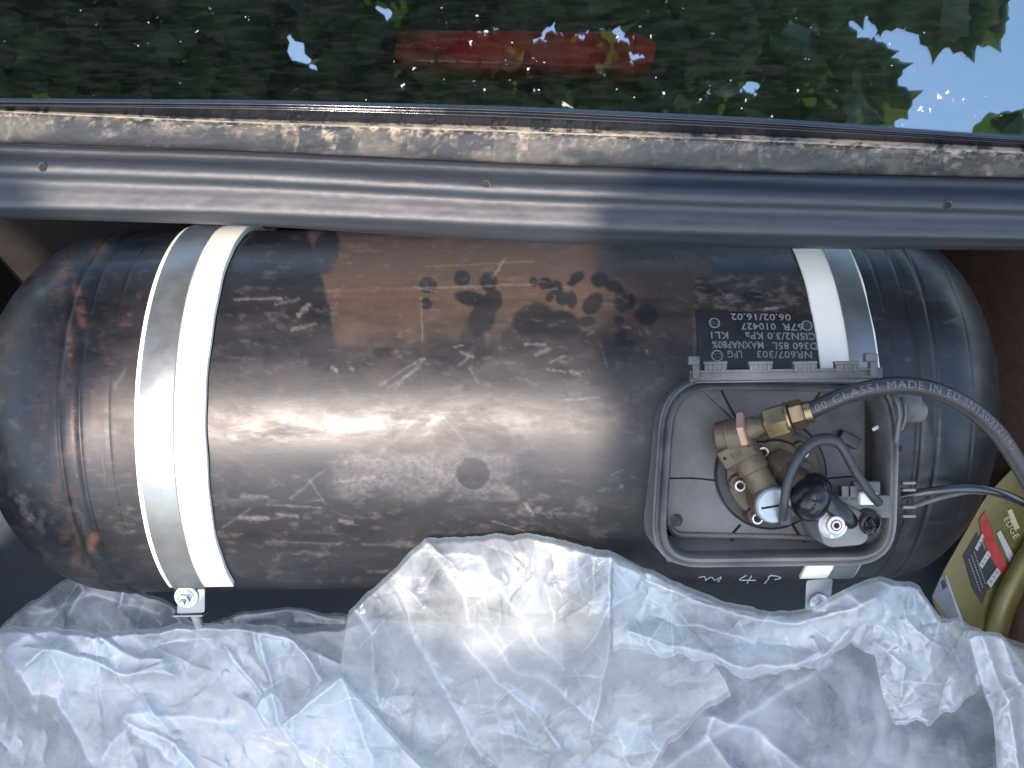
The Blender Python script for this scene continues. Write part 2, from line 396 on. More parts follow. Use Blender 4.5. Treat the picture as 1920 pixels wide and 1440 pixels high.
# old adhesive left above the nameplate
lab = smooth(1298, 1306, X) * smooth(1540, 1535, X) * smooth(510, 517, Y) * smooth(592, 586, Y)
dust = np.maximum(dust * (1 - .6 * lab), lab * (.15 + .5 * vnoise(X / 18, Y / 9, 5)) * (1 - blob(1415, 553, 22, 12)) * (1 - blob(1345, 548, 26, 6)))
chalk += lab * .28 * smooth(.5, .7, vnoise(X / 14 + 3, Y / 6, 5)); chalk += .8 * blob(1446, 578, 16, 3)
for (x0, y0, x1, y1, w_, s_) in [(1302, 586, 1302, 690, 3, .5), (440, 562, 525, 558, 3, .8), (515, 570, 560, 560, 3, .6), (560, 590, 580, 572, 6, .8), (545, 618, 590, 606, 4, .7),
    (590, 545, 800, 540, 4, .2), (800, 540, 1000, 533, 2.5, .55), (800, 500, 1000, 490, 1.6, .4), (790, 558, 792, 640, 1.8, .6), (925, 520, 945, 486, 4, .7),
    (710, 722, 795, 670, 1.5, .6), (725, 728, 790, 688, 1.5, .5), (740, 728, 797, 672, 2.5, .55), (860, 686, 884, 665, 3, .6), (865, 660, 885, 668, 5, .6), (880, 690, 898, 720, 1.5, .5),
    (985, 646, 1022, 645, 3, .7), (1005, 665, 1030, 655, 5, .6), (1030, 680, 1060, 668, 2, .6), (1025, 693, 1060, 697, 1.6, .8), (1070, 697, 1085, 700, 4, .6), (1125, 640, 1140, 690, 1.6, .5),
    (1210, 617, 1216, 625, 4, .5), (1200, 620, 1203, 628, 1.6, .4), (1170, 612, 1182, 614, 2, .8), (1212, 658, 1213, 661, 3, .9),
    (455, 930, 500, 932, 5, .6), (450, 970, 502, 972, 4.5, .8), (520, 965, 558, 968, 4, .75), (500, 946, 600, 952, 2, .5), (640, 978, 660, 980, 5, .8),
    (545, 935, 610, 880, 1.8, .5), (580, 900, 610, 945, 2, .4), (630, 905, 700, 893, 2.5, .5), (640, 866, 720, 862, 2, .4), (1278, 505, 1262, 470, 1.2, .4), (1262, 550, 1295, 570, 1.2, .3),
    (430, 817, 440, 822, 6, 1.), (624, 690, 630, 694, 5, .9), (657, 690, 661, 692, 4, .8), (690, 792, 735, 797, 3, .8), (470, 815, 490, 822, 4, .7), (505, 818, 535, 830, 4, .8),
    (215, 730, 235, 690, 3, .4), (520, 1015, 640, 1020, 2, .3), (680, 1020, 820, 1025, 3, .35), (1165, 913, 1167, 911, 4, .9), (985, 945, 993, 958, 4, .7), (1000, 962, 1010, 955, 7, .5),
    (1035, 790, 1075, 794, 4, .35), (1090, 942, 1110, 955, 14, .3), (1110, 1000, 1160, 990, 10, .3), (1440, 470, 1445, 480, 2, .3), (1640, 596, 1655, 598, 3, .5), (1700, 676, 1704, 674, 4, .9),
    (1690, 545, 1712, 549, 3, .5), (1760, 560, 1775, 563, 3, .4), (1790, 600, 1800, 608, 7, .5), (1840, 815, 1860, 820, 5, .4), (1800, 1010, 1806, 1012, 4, .7), (1700, 1020, 1716, 1016, 2, .5),
    (40, 935, 55, 975, 12, .7), (75, 985, 80, 960, 8, .4), (60, 970, 80, 1000, 8, .35), (20, 790, 30, 800, 8, .5), (48, 470, 80, 560, 10, .16), (150, 960, 160, 1000, 5, .35)]:
    d, t = segdist(X + wob * 2, Y + wob * 2, x0, y0, x1, y1); chalk += .42 * s_ * smooth(w_ * 1.0 + 1.0, w_ * .2, d + (fine - .5) * w_ * 1.6)
# pale rubbed patch round the round print in the middle of the shell
pat = smooth(600, 660, X + wob * 22) * smooth(1000, 930, X + wob * 35) * smooth(838, 862, Y + wob * 12) * smooth(945, 905, Y + wob * 26)
chalk += .30 * pat * (.35 + nz) * (1 - blob(887, 888, 31, 29, 0, .06))
chalk += .16 * smooth(.56, .76, vnoise(X / 34 + 40, Y / 17 + 7, 7, .66)) * smooth(880, 960, Y) * smooth(1230, 1100, X)
chalk += .11 * smooth(.60, .74, vnoise(X / 24 + 4, Y / 10 + 70, 6, .62))
for _ in range(60):
    cx = random.uniform(40, 1850); cy = random.uniform(460, 1090); L = random.uniform(2, 26) if random.random() < .8 else random.uniform(30, 70); an = random.gauss(0, .25) if random.random() < .7 else random.uniform(0, 3.1)
    x0, x1 = cx - L * math.cos(an) / 2, cx + L * math.cos(an) / 2; y0, y1 = cy - L * math.sin(an) / 2, cy + L * math.sin(an) / 2
    mlo, mhi = np.searchsorted(X[:, 230], (min(x0, x1) - 12, max(x0, x1) + 12)); sl_ = slice(max(mlo - 6, 0), mhi + 6)
    d, t = segdist(X[sl_], Y[sl_], x0, y0, x1, y1); chalk[sl_] += random.uniform(.08, .32) * smooth(random.uniform(1.3, 2.6), .6, d)
rust = np.zeros_like(X)
for q in [(150, 575, 9, 60, -12), (185, 470, 12, 20, 30), (130, 650, 6, 40, 0), (175, 1010, 10, 16, 20), (115, 520, 14, 30, 20), (140, 790, 6, 30), (170, 1030, 8, 6)]: rust += blob(*q, soft=.6)
rust += .30 * smooth(.54, .7, vnoise(X / 20, Y / 40, 5)) * smooth(330, 120, X)
dust += .42 * smooth(330, 90, X) * nz * smooth(900, 700, Y)
chalk += .5 * smooth(14, 2, np.abs(X - 100 - (Y - 700) ** 2 * .0006)) * smooth(.55, .7, fine) * smooth(600, 480, Y)
dust *= 1 - .9 * smooth(1610, 1640, X); chalk *= 1 - .5 * smooth(1610, 1640, X)
V = W.reshape(-1, 3)
shell = obj('shell', V, gridfaces(na, len(th), True)[:, ::-1], m_tank, tank, 'all',
            {'dust': np.clip(dust, 0, 1), 'chalk': np.clip(chalk, 0, 1), 'rust': np.clip(rust * .8, 0, 1)})
def cyl(a, theta, r=0.):   # point on the shell
    rr = RT + r; return E(a, rr * math.sin(theta), rr * math.cos(theta))
def onshell(px, py, r=0.):
    c = .17
    for _ in range(12):
        a, b, _c = P(px, py, c); c = math.sqrt(max((RT + r) ** 2 - b * b, 0))
    return a, math.atan2(b, c)
# nameplate with raised print
def shellpatch(pxs, r0, r1, nu=20, nv=10):
    (a0, t0), (a1, t1), (a2, t2), (a3, t3) = [onshell(*p) for p in pxs]; V = []
    for r in (r1, r0):
        for i in range(nu):
            for j in range(nv):
                u, v = i / (nu - 1), j / (nv - 1)
                a = (a0 * (1 - u) + a1 * u) * (1 - v) + (a3 * (1 - u) + a2 * u) * v; t = (t0 * (1 - u) + t1 * u) * (1 - v) + (t3 * (1 - u) + t2 * u) * v
                V.append(cyl(a, t, r))
    Fc = [tuple(q) for q in gridfaces(nu, nv)]; n = nu * nv
    bd = [i * nv for i in range(nu)] + [(nu - 1) * nv + j for j in range(1, nv)] + [i * nv + nv - 1 for i in range(nu - 2, -1, -1)] + [j for j in range(nv - 2, 0, -1)]
    Fc += [(bd[i], bd[(i + 1) % len(bd)], bd[(i + 1) % len(bd)] + n, bd[i] + n) for i in range(len(bd))]
    return V, Fc
m_plate = simple('nameplate_black', (.012, .013, .015), .45, 0, .5, (.035, .033, .032), 200)
plate = obj('nameplate', *shellpatch([(1303, 584), (1530, 590), (1537, 692), (1311, 690)], .0002, .0014), m_plate, tank)
def text_mesh(body, size, ext, extrude=0.0004, spacing=1.0, bold=0.0):
    cu = bpy.data.curves.new('text', 'FONT'); cu.body = body; cu.size = size; cu.extrude = extrude; cu.space_character = spacing; cu.offset = bold
    cu.resolution_u = 2
    to = bpy.data.objects.new('text', cu); COL.objects.link(to)
    dg = bpy.context.evaluated_depsgraph_get(); me = bpy.data.meshes.new_from_object(to.evaluated_get(dg))
    V = [tuple(v.co) for v in me.vertices]; Fc = [tuple(p.vertices) for p in me.polygons]
    bm = bmesh.new(); bm.from_mesh(me); bmesh.ops.triangulate(bm, faces=bm.faces)
    for _ in range(3):
        ed = [e for e in bm.edges if e.calc_length() > .0016]
        if ed: bmesh.ops.subdivide_edges(bm, edges=ed, cuts=1); bmesh.ops.triangulate(bm, faces=bm.faces)
    V = [tuple(v.co) for v in bm.verts]; Fc = [tuple(v.index for v in f.verts) for f in bm.faces]; bm.free()
    bpy.data.objects.remove(to); bpy.data.curves.remove(cu); bpy.data.meshes.remove(me)
    return V, Fc
def shelltext(body, px0, py0, px1, size, parent):   # upside-down line; starts at px0 (right) and ends at px1 (left)
    V, Fc = text_mesh(body, size, 0, .00015, 1.05, size * .012)
    xs = [v[0] for v in V]; wd = max(xs) - min(xs)
    a0, t0 = onshell(px0, py0); a1, t1 = onshell(px1, py0 + (px1 - px0) * .012)
    out = []
    for x, y, z in V:
        u = (x - min(xs)) / wd
        out.append(cyl(a0 + (a1 - a0) * u, t0 + (t1 - t0) * u - y / RT, .0016 + z))
    return obj('printed_line', out, Fc, m_printing, parent, False)
for body, x0, y0, x1 in [('NR607/303', 1521, 668, 1418), ('LPG', 1390, 667, 1363), ('D360 85L', 1530, 652, 1447), ('MAXNAP80%', 1430, 650, 1334), ('CISN2/3.0 KPa', 1528, 634, 1396),
        ('KL1', 1364, 632, 1332), ('67R', 1505, 617, 1465), ('010427', 1453, 616, 1388), ('06.02/16.02', 1481, 599, 1369)]:
    shelltext(body, x0, y0 - 8, x1, .0088, plate)
def ringmark(px, py, r, body, parent):
    a0, t0 = onshell(px, py); pts = []
    for rr in (r, r * .78):
        for i in range(24):
            q = 2 * math.pi * i / 24; pts.append(cyl(a0 + rr * math.cos(q), t0 + rr * math.sin(q) / RT, .0017))
    obj('stamp_ring', pts, [(i, (i + 1) % 24, 24 + (i + 1) % 24, 24 + i) for i in range(24)], m_printing, parent, False)
    V, Fc = text_mesh(body, r * 1.1, 0, .0001); xs = [v[0] for v in V]; cx = (max(xs) + min(xs)) / 2
    obj('stamp_letters', [cyl(a0 - (x - cx), t0 - (y - r * .4) / RT, .0018) for x, y, z in V], Fc, m_printing, parent, False)
ringmark(1512, 612, .0048, 'E20', plate); ringmark(1339, 607, .0048, 'TSE', plate); ringmark(1344, 668, .0050, 'CS', plate)
def stroke(pxs, rad, name, mat, parent, off=.0002):
    return obj(name, *tube([cyl(*onshell(*p), off) for p in pxs], rad, 6, 4), mat, parent)
# ------------------------------------------------------------------ STRAPS
def band(a0, a1, t0, t1, r0, r1, skew, name, mat, parent, wav=0, curl=None):
    n = 90; V = []
    for i in range(n):
        t = t0 + (t1 - t0) * i / (n - 1); s = skew * math.sin(t); wv = wav * (math.sin(t * 9 + a0 * 50) + .6 * math.sin(t * 23))
        for a, r in ((a0, r0), (a0, r1), (a1, r1), (a1, r0)):
            V.append(cyl(a + s + wv * (.4 if a == a0 else 1), t, r + wv * .5))
    Fc = [(i * 4 + j, i * 4 + (j + 1) % 4, (i + 1) * 4 + (j + 1) % 4, (i + 1) * 4 + j) for i in range(n - 1) for j in range(4)] + [(3, 2, 1, 0), (n * 4 - 4, n * 4 - 3, n * 4 - 2, n * 4 - 1)]
    return obj(name, V, Fc, mat, parent, True, bevel=.0006)
def bolt(px, py, c, rw, axis, parent):
    p = PW(px, py, c)
    w1 = obj('washer', *lathe([(rw * .55, 0), (rw, 0), (rw, .0015), (rw * .94, .0021), (rw * .5, .0021)], p, axis, 40), m_zinc2, parent)
    w2 = obj('washer', *lathe([(rw * .55, .0021), (rw * .7, .0021), (rw * .68, .0040), (rw * .5, .0041)], p + axis * .0001, axis, 32), m_zinc2, parent)
    nu = obj('nut', *lathe([(rw * .54, .0042), (rw * .56, .0046), (rw * .56, .0095), (rw * .48, .0105)], p, axis, 6), m_zinc2, parent, True)
    obj('stud', *lathe([(rw * .27, .0), (rw * .27, .0150), (rw * .2, .0162)], p, axis, 20), m_zinc2, nu)
st1 = thing('fixing_strap', E(-.27, -.19, 0), 'galvanised steel strap on cream foam round the left end of the tank, bolt in view', 'strap', 'steel straps round the tank')
band(-.3010, -.2420, R(112), R(-60), .0002, .0060, .005, 'foam_pad', m_foam, st1, .0005)
band(-.2968, -.2680, R(112), R(-61), .0062, .0078, .005, 'steel_band', m_zinc, st1)
def tab(pts, c, th_, name, parent):
    poly = rrect([P(*p, c) for p in pts], .003); return obj(name, *prism(poly, c - th_, c), m_zinc, parent, True, bevel=.0004)
tab([(334, 1092), (384, 1092), (384, 1149), (331, 1152)], .0905, .0016, 'bolt_tab', st1)
obj('tab_flange', *box(PW(357, 1151, .084), EA * .014, EB * .001, EC * .009), m_zinc, st1, bevel=.0005)
bolt(350, 1118, .091, .0112, (EC * 1 - EB * .25).normalized(), st1)
obj('threaded_rod', *tube([PW(364, 1148, .08), PW(374, 1175, .06), PW(384, 1200, .03)], .0045, 16, 6), m_zinc2, st1)
st2 = thing('fixing_strap', E(.3, -.19, 0), 'galvanised steel strap on cream foam passing under the open valve box at the right', 'strap', 'steel straps round the tank')
band(.274, .3235, R(112), R(-62), .0002, .0044, -.006, 'foam_pad', m_foam, st2, .0004)
band(.2985, .3215, R(112), R(-61), .0045, .0058, -.006, 'steel_band', m_zinc, st2)
tab([(1512, 1088), (1562, 1084), (1556, 1145), (1509, 1145)], .088, .0016, 'bolt_tab', st2)
bolt(1535, 1129, .0885, .0090, (EC * 1 - EB * .25).normalized(), st2)

# chalk writing at the foot of the shell
def chalkpts(s_):
    out = []
    for x, y in s_:
        a, t = onshell(x, y); out.append(cyl(a, t, .0004))
    return out
chs = [tube(chalkpts(s_), .0006, 6, 4) for s_ in [[(1310, 1082), (1320, 1080), (1324, 1087)], [(1322, 1087), (1334, 1081), (1340, 1087), (1352, 1081), (1346, 1090)], [(1399, 1078), (1386, 1086), (1400, 1087), (1417, 1087)], [(1409, 1079), (1405, 1085), (1401, 1093)], [(1434, 1093), (1440, 1085), (1443, 1079), (1455, 1079), (1464, 1083), (1452, 1086)]]]
obj('chalk_writing', *join(*chs), m_chalk, tank)
obj('paint_drop', *lathe([(.0022, 0), (.0018, .001), (0.0001, .0013)], E(*P(419, 1096, .02)), EC, 12), m_chalk, tank)

# ------------------------------------------------------------------ VALVE BOX
vb = thing('valve_box', E(.22, -.05, .18), 'open black plastic valve box with rounded rim on the right of the tank', 'valve box')
CR = .222    # rim height
outer = rrect([P(1246, 704, CR), P(1668, 712, CR), P(1694, 800, CR), P(1686, 1064, CR), P(1222, 1070, CR)][::1], [.045, .02, .02, .036, .040])
def scaled(poly, d):
    c = sum(poly, Vector((0, 0))) / len(poly); out = []
    n = len(poly)
    for i, p in enumerate(poly):
        t = (poly[(i + 1) % n] - poly[i - 1]); t = t.normalized() if t.length > 1e-9 else Vector((1, 0)); nn = Vector((t.y, -t.x))
        out.append(p + nn * d if (p + nn * d - c).length < (p - c).length else p - nn * d)
    return out
rings = [(0.0005, .125), (0.0, .16), (0.0, .208), (-.0015, .2085), (-.0015, .2145), (0.0012, .2170), (.0030, .2165), (.0045, .2145), (.0060, .2195), (.0085, .2215), (.0100, .2195), (.0106, .2120), (.0110, .198), (.0113, .160), (.0116, .150)]
V, Fc = [], []; n = len(outer)
for d, c in rings: V += [E(p.x, p.y, c) for p in scaled(outer, d)]
for j in range(len(rings) - 1): Fc += [(j * n + i, j * n + (i + 1) % n, (j + 1) * n + (i + 1) % n, (j + 1) * n + i) for i in range(n)]
obj('rim', V, Fc, m_black, vb)
# floor plate with a stepped lower edge, open towards the right
fl = rrect([P(1256, 722, .187), P(1621, 722, .187), P(1621, 1000, .187), P(1590, 1012, .187), P(1252, 1008, .187)], [.03, .004, .01, .01, .012])
obj('floor_panel', *prism(fl, .181, .187), m_black, vb, bevel=.0012)
obj('floor_lip', *tube([PW(1256, 985, .186), PW(1266, 998, .188), PW(1290, 1003, .188), PW(1400, 1005, .188), PW(1480, 1007, .188), PW(1560, 1012, .186)], .0024, 12, 8), m_black, vb)
lw = [PW(1242, 1004, .184), PW(1600, 1010, .184), PW(1640, 1052, .206), PW(1250, 1054, .206)]
obj('lower_wall', lw + [p - EC * .004 for p in lw], [(3, 2, 1, 0), (4, 5, 6, 7), (0, 1, 5, 4), (1, 2, 6, 5), (2, 3, 7, 6), (3, 0, 4, 7)], m_black, vb, bevel=.001)
obj('gap_shade', *prism([Vector(P(x, y, .190)[:2]) for x, y in ((1614, 722), (1674, 722), (1674, 1046), (1604, 1046))], .182, .1862), m_hole, vb)  # black panel standing in for the shade in the open gap
def crease(pts, w_=.0009, nm='rib', mat=None):
    return obj(nm, *tube([PW(x, y, .1872) for x, y in pts], w_, 8, 5), mat or m_hole, vb)
crease([(1346, 718), (1364, 755), (1382, 787)]); crease([(1546, 718), (1536, 738), (1527, 752)])
crease([(1250, 897), (1300, 897), (1343, 901)], .0007); crease([(1552, 897), (1590, 894), (1622, 894)], .0007)
crease([(1388, 984), (1372, 1006), (1380, 1032)], .0011); crease([(1486, 984), (1500, 1006), (1516, 1024)], .0011)
obj('moulded_ring', *lathe([(.0055, 0), (.0058, .0004), (.0051, .0006), (.0048, 0)], PW(1268, 975, .187), EC, 28), m_black, vb)
# hinge bar
hb = obj('hinge_bar', *join(box(PW(1472, 703, .226), EA * .076, EB * .0048, EC * .004), box(PW(1472, 694, .231), EA * .0755, EB * .0010, EC * .003), box(PW(1472, 714, .228), EA * .0725, EB * .0009, EC * .003)), m_black, vb, bevel=.0006)
for kx in (1340, 1425, 1508, 1586):
    kb = obj('hinge_knuckle', *join(box(PW(kx, 687, .230), EA * .0090, EB * .0042, EC * .0035), box(PW(kx, 680, .234), EA * .0095, EB * .0010, EC * .0030), *[box(PW(kx + dx, 687, .2335), EA * .0011, EB * .0040, EC * .0012) for dx in (-16, 0, 16)]), m_black, hb, bevel=.0004)
for kx, sy in ((1304, 0), (1636, -6)):
    obj('hinge_hook', *join(box(PW(kx, 690 + sy, .232), EA * .0030, EB * .0090, EC * .004), box(PW(kx - (4 if kx < 1400 else 5), 676 + sy, .236), EA * .0045, EB * .0035, EC * .004)), m_black, hb, bevel=.0008)
# right-hand latch, cable duct and tabs
obj('cable_duct', *join(tube([PW(1652, 772, .205), PW(1690, 772, .200), PW(1722, 770, .190)], .0095, 20, 5), box(PW(1690, 752, .200), EA * .014, EB * .008, EC * .008)), m_black, vb, bevel=.0004)
obj('latch', *join(tube([PW(1676, 740, .228), PW(1682, 752, .231), PW(1687, 775, .230), PW(1684, 800, .226), PW(1680, 830, .224)], .0022, 10, 5), tube([PW(1690, 745, .226), PW(1697, 760, .229), PW(1697, 785, .226), PW(1690, 806, .224)], .0016, 10, 5)), m_black, vb)
obj('latch_slot', *box(PW(1689, 841, .2222), EA * .0012, EB * .0024, EC * .0006), m_hole, vb)
for y in (905, 918, 950, 967): obj('rim_tab', *box(PW(1702, y, .205), EA * .0052, EB * .0011, EC * .004), m_black, vb, bevel=.0004)
obj('pale_clip', *lathe([(.0013, 0), (.0017, .002), (.0014, .006), (.0004, .008)], PW(1636, 806, .20), (EA * 1 + EB * .6), 12), m_whitepl, vb)

# ------------------------------------------------------------------ VALVE
vl = thing('tank_valve', E(.215, -.05, .18), 'dusty brass multivalve with socket screws bolted inside the valve box', 'valve')
fc = P(1445, 888, .19)
def EW(px, py, c): return PW(px, py, c)
obj('gasket', *lathe([(.040, 0), (.0462, 0), (.0465, .004), (.0445, .0060), (.040, .006)], PW(1443, 887, .1872), EC, 64), m_blackclean, vl)
fl_ = obj('flange', *lathe([(.0385, -.004), (.0385, .0090), (.0365, .0105), (.0290, .0105), (.0285, .0130), (.0270, .0150), (.0140, .0155), (.001, .0155)], PW(1446, 887, .190), EC, 72), m_brassdust, vl)
for x, y in ((1426, 847), (1500, 847), (1383, 909), (1415, 970), (1508, 925)):
    p = PW(x - 3, y - 5, .198)
    col = obj('screw_boss', *lathe([(.0070, -.002), (.0068, .005), (.0058, .0065), (.003, .0065)], p, EC, 28), m_brassdust, fl_)
    s1 = obj('socket_screw', *lathe([(.0028, .0085), (.0029, .0106), (.0032, .0110), (.0043, .0110), (.0049, .0102), (.0049, .006)], PW(x, y, .2) - EC * .001, EC, 28), m_steel, vl)
    obj('hex_socket', *lathe([(.0028, .0098), (.001, .0096)], PW(x, y, .2) - EC * .001, EC, 6), m_hole, s1)
# outlet body: tilted barrel from the elbow down to the zinc cap
p0, p1 = PW(1392, 843, .219), PW(1444, 935, .224); ax = (p1 - p0)
obj('outlet_barrel', *lathe([(.009, -.012), (.0120, -.010), (.0126, .006), (.0126, ax.length * .42), (.0108, ax.length * .45), (.0112, ax.length * .85), (.0130, ax.length * .88), (.012, ax.length)], p0, ax, 36), m_brassdust, vl)
ca = (ax.normalized() * .12 + EC - EB * .05).normalized()
pcap = PW(1449, 946, .232)
obj('cap_seat', *lathe([(.0140, -.024), (.0152, -.003), (.0150, .0)], pcap, ca, 40), m_brassdust, vl)
cp = obj('outlet_cap', *lathe([(.0140, -.0005), (.0143, .0030), (.0130, .0048), (.001, .0050)], pcap, ca, 48), m_cap, vl)
sx = EA; obj('cap_slot', *box(pcap + ca * .0052, EA * .0105 + EB * .0015, (ca.cross(EA)).normalized() * .0008, ca * .0004), m_hole, cp)
bd = (ax.normalized()); bx = bd.cross(EC).normalized()
if bx.x < 0: bx = -bx
pp = PW(1381, 850, .232)
pl = obj('stamped_plate', *box(pp, bx * .0138, bd * .0075, (bx.cross(bd)).normalized() * .0042), m_brassdust, vl, bevel=.0014)
for s_ in (-1, 1):
    obj('rivet_hole', *lathe([(.0014, 0), (.0001, .0002)], pp + bx * (.0108 * s_) - bd * .0015 + EC * .0044, EC, 14), m_hole, pl)
V, Fc = text_mesh('E13', .0060, 0, .0002); obj('stamped_letters', [pp + bx * (x - .006) + (-bd) * (y - .002) + EC * (.0044 + z) for x, y, z in V], Fc, simple('stamp_shadow', (.10, .07, .045), .7), pl, False)
# elbow block, hex nuts and tail pipe
e0, e1 = PW(1350, 820, .222), PW(1393, 812, .230)
eax = (e1 - e0)
obj('elbow_block', *lathe([(.008, -.004), (.0122, -.001), (.0126, .002), (.0126, .006), (.0134, .0070), (.0134, .0085), (.0128, .0095), (.0128, .019)], e0, eax, 40), m_brassdust, vl)
obj('elbow_neck', *tube([PW(1362, 815, .224), PW(1368, 835, .222), PW(1385, 862, .214)], .0118, 24, 6), m_brassdust, vl)
obj('elbow_nut', *lathe([(.010, .0), (.0148, .0008), (.0148, .0050), (.0135, .0060), (.0078, .0062)], PW(1388, 807, .232), eax, 6), m_copper, vl)
n0, n1 = PW(1396, 806, .233), PW(1512, 773, .250); nax = (n1 - n0).normalized(); L = (n1 - n0).length
obj('tail_pipe', *lathe([(.0085, 0), (.0088, .008), (.0070, .011), (.0070, .026)], n0, nax, 30), m_brassdust, vl)
obj('union_nut', *lathe([(.0080, L * .30), (.0118, L * .345), (.0125, L * .38), (.0125, L * .68), (.0115, L * .72)], n0, nax, 6, EC), m_brass, vl)
obj('union_collar', *lathe([(.0105, L * .66), (.0125, L * .70), (.0125, L * .735), (.0100, L * .76)], n0, nax, 36), m_brass, vl)
obj('hose_nut', *lathe([(.0095, L * .745), (.0118, L * .77), (.0118, L * .93), (.0105, L * .97), (.008, L * .98)], n0, nax, 6, EA), m_brass, vl)
# inlet body: hex and neck towards the taped solenoid
h0, h1 = PW(1452, 868, .207), PW(1512, 922, .226); hax = h1 - h0
obj('inlet_hex', *lathe([(.012, -.004), (.0135, -.002), (.0135, .010), (.0125, .012)], h0, hax, 6, EA), m_brassdust, vl)
obj('inlet_body', *lathe([(.0115, .008), (.0115, .020), (.0130, .022), (.0130, .031), (.0105, .033), (.0105, .042)], h0, hax, 36), m_brassdust, vl)
obj('inlet_cheek', *box(PW(1487, 868, .208), (EA * .9 - EB * .45).normalized() * .014, (EA * .45 + EB * .9).normalized() * .006, EC * .006), m_brassdust, vl, bevel=.0025)
obj('inlet_ring', *lathe([(.0120, 0), (.0128, .001), (.0128, .0024), (.0118, .003)], PW(1500, 912, .224), hax, 36), m_brass, vl)
# solenoid and tape
so_ = thing('solenoid_coil', E(.27, -.08, .19), 'black solenoid coil wrapped in shiny insulating tape with a bright washer', 'solenoid')
def lump(px, py, c, rx, ry, rz, seed, amp, rotd=0):
    V, Fc = [], []; nu, nv = 40, 26
    rng = random.Random(seed); ph = [rng.uniform(0, 6) for _ in range(9)]
    cc = PW(px, py, c); u_ = EA * math.cos(R(rotd)) + EB * math.sin(R(rotd)); v_ = -EA * math.sin(R(rotd)) + EB * math.cos(R(rotd))
    for j in range(nv + 1):
        t = math.pi * j / nv
        for i in range(nu):
            f = 2 * math.pi * i / nu
            k_ = 1 + amp * (math.sin(3 * f + ph[0] + 2 * t) * .5 + math.sin(5 * t + ph[1] + f) * .5 + .6 * abs(math.sin(4 * f + 7 * t + ph[2])) - .3 * abs(math.sin(9 * t + ph[3] - 2 * f)))
            V.append(cc + u_ * (rx * k_ * math.sin(t) * math.cos(f)) + v_ * (ry * k_ * math.sin(t) * math.sin(f)) + EC * (rz * k_ * math.cos(t)))
    for j in range(nv):
        for i in range(nu): Fc.append((j * nu + i, j * nu + (i + 1) % nu, (j + 1) * nu + (i + 1) % nu, (j + 1) * nu + i))
    return V, Fc
obj('tape_wrap', *join(lump(1520, 935, .236, .0150, .0175, .016, 3, .045, -25), lump(1530, 914, .232, .0120, .011, .014, 5, .05, -30)), m_tape, so_)
obj('tape_tail', *tube([PW(1535, 925, .238), PW(1565, 950, .240), PW(1592, 975, .236), PW(1615, 1000, .226)], lambda t: .0086 - .003 * t, 16, 8, flat=.55), m_tape, so_)
coil = rrect([P(1510, 965, .21), P(1555, 930, .21), P(1612, 962, .21), P(1606, 1012, .21), P(1528, 1018, .21)], .008)
obj('coil_body', *prism(coil, .180, .236), m_black, so_, bevel=.002)
wp = PW(1563, 983, .2362)
obj('coil_washer', *lathe([(.0070, 0), (.0116, 0), (.0118, .0006), (.0112, .0016), (.0085, .0008), (.0070, .0006)], wp - EA * .001, EC, 48), m_zinc2, so_)
nt_ = obj('coil_nut', *lathe([(.0040, .0050), (.0046, .0066), (.0068, .0066), (.0078, .0050), (.0078, .0)], wp, EC, 40), simple('pale_ring', (.78, .72, .66), .35, .6), so_)
obj('coil_screw', *lathe([(.0021, .0050), (.0023, .0075), (.0036, .0075), (.0040, .0040)], wp, EC, 24), m_steel, nt_)
obj('screw_recess', *lathe([(.0020, .0062), (.0001, .0060)], wp, EC, 6), m_hole, nt_)
obj('washer_tooth', *lathe([(.0020, 0), (.0018, .0022), (.0008, .0024)], PW(1560, 1004, .2362), EC, 16), m_zinc2, so_)
# wiring inside the box
cl = thing('wire_loop', E(.27, -.05, .19), 'bent black sleeved wire looping over the valve to the grey plug', 'wire')
obj('sleeve', *tube([PW(1467, 972, .238), PW(1470, 945, .248), PW(1477, 905, .254), PW(1492, 868, .256), PW(1514, 838, .256), PW(1540, 824, .255), PW(1568, 828, .254), PW(1583, 845, .254), PW(1605, 885, .250), PW(1632, 925, .244), PW(1648, 943, .238)], lambda t: .0036 + .0012 * math.exp(-((t - .5) / .12) ** 2), 16, 8), m_blackclean, cl)
obj('wire_end', *box(PW(1471, 966, .236), EA * .0045, EB * .0075, EC * .004), m_blackclean, cl, bevel=.001)
cn = thing('plug_connector', E(.30, -.08, .2), 'grey plug with bright white locking piece at the right of the box', 'connector')
obj('plug_body', *join(box(PW(1612, 942, .226), EA * .022, EB * .0060, EC * .006), box(PW(1645, 950, .222), EA * .0085, EB * .0085, EC * .005)), m_greypl, cn, bevel=.001)
for x in (1582, 1598): obj('plug_key', *box(PW(x, 924, .228), EA * .0028, EB * .0058, EC * .004), m_greypl, cn, bevel=.0005)
obj('plug_housing', *box(PW(1622, 921, .224), EA * .0105, EB * .0080, EC * .005), m_greypl, cn, bevel=.0008)
obj('locking_piece', *box(PW(1627, 934, .234), EA * .0070, EB * .0050, EC * .004), m_whitepl, cn, bevel=.0016)
rc = thing('round_connector', E(.30, -.1, .2), 'small round black connector stub below the white locking piece', 'connector')
rca = (EC + EA * .25 - EB * .35).normalized()
obj('connector_barrel', *lathe([(.0088, -.012), (.0092, .006), (.0080, .0075), (.0072, .0070), (.0066, .002), (.001, .002)], PW(1626, 975, .232), rca, 36), m_blackclean, rc)
obj('connector_core', *lump(1628, 988, .236, .0055, .0065, .006, 8, .22), m_tape, rc)
obj('connector_shell', *lathe([(.0055, 0), (.0085, .001), (.0085, .006), (.0060, .0064)], PW(1627, 996, .226), rca, 28), m_tape, rc)
wc = thing('wire_clip', PW(1588, 827, .19), 'small black clip on the box floor behind the wire loop', 'clip')
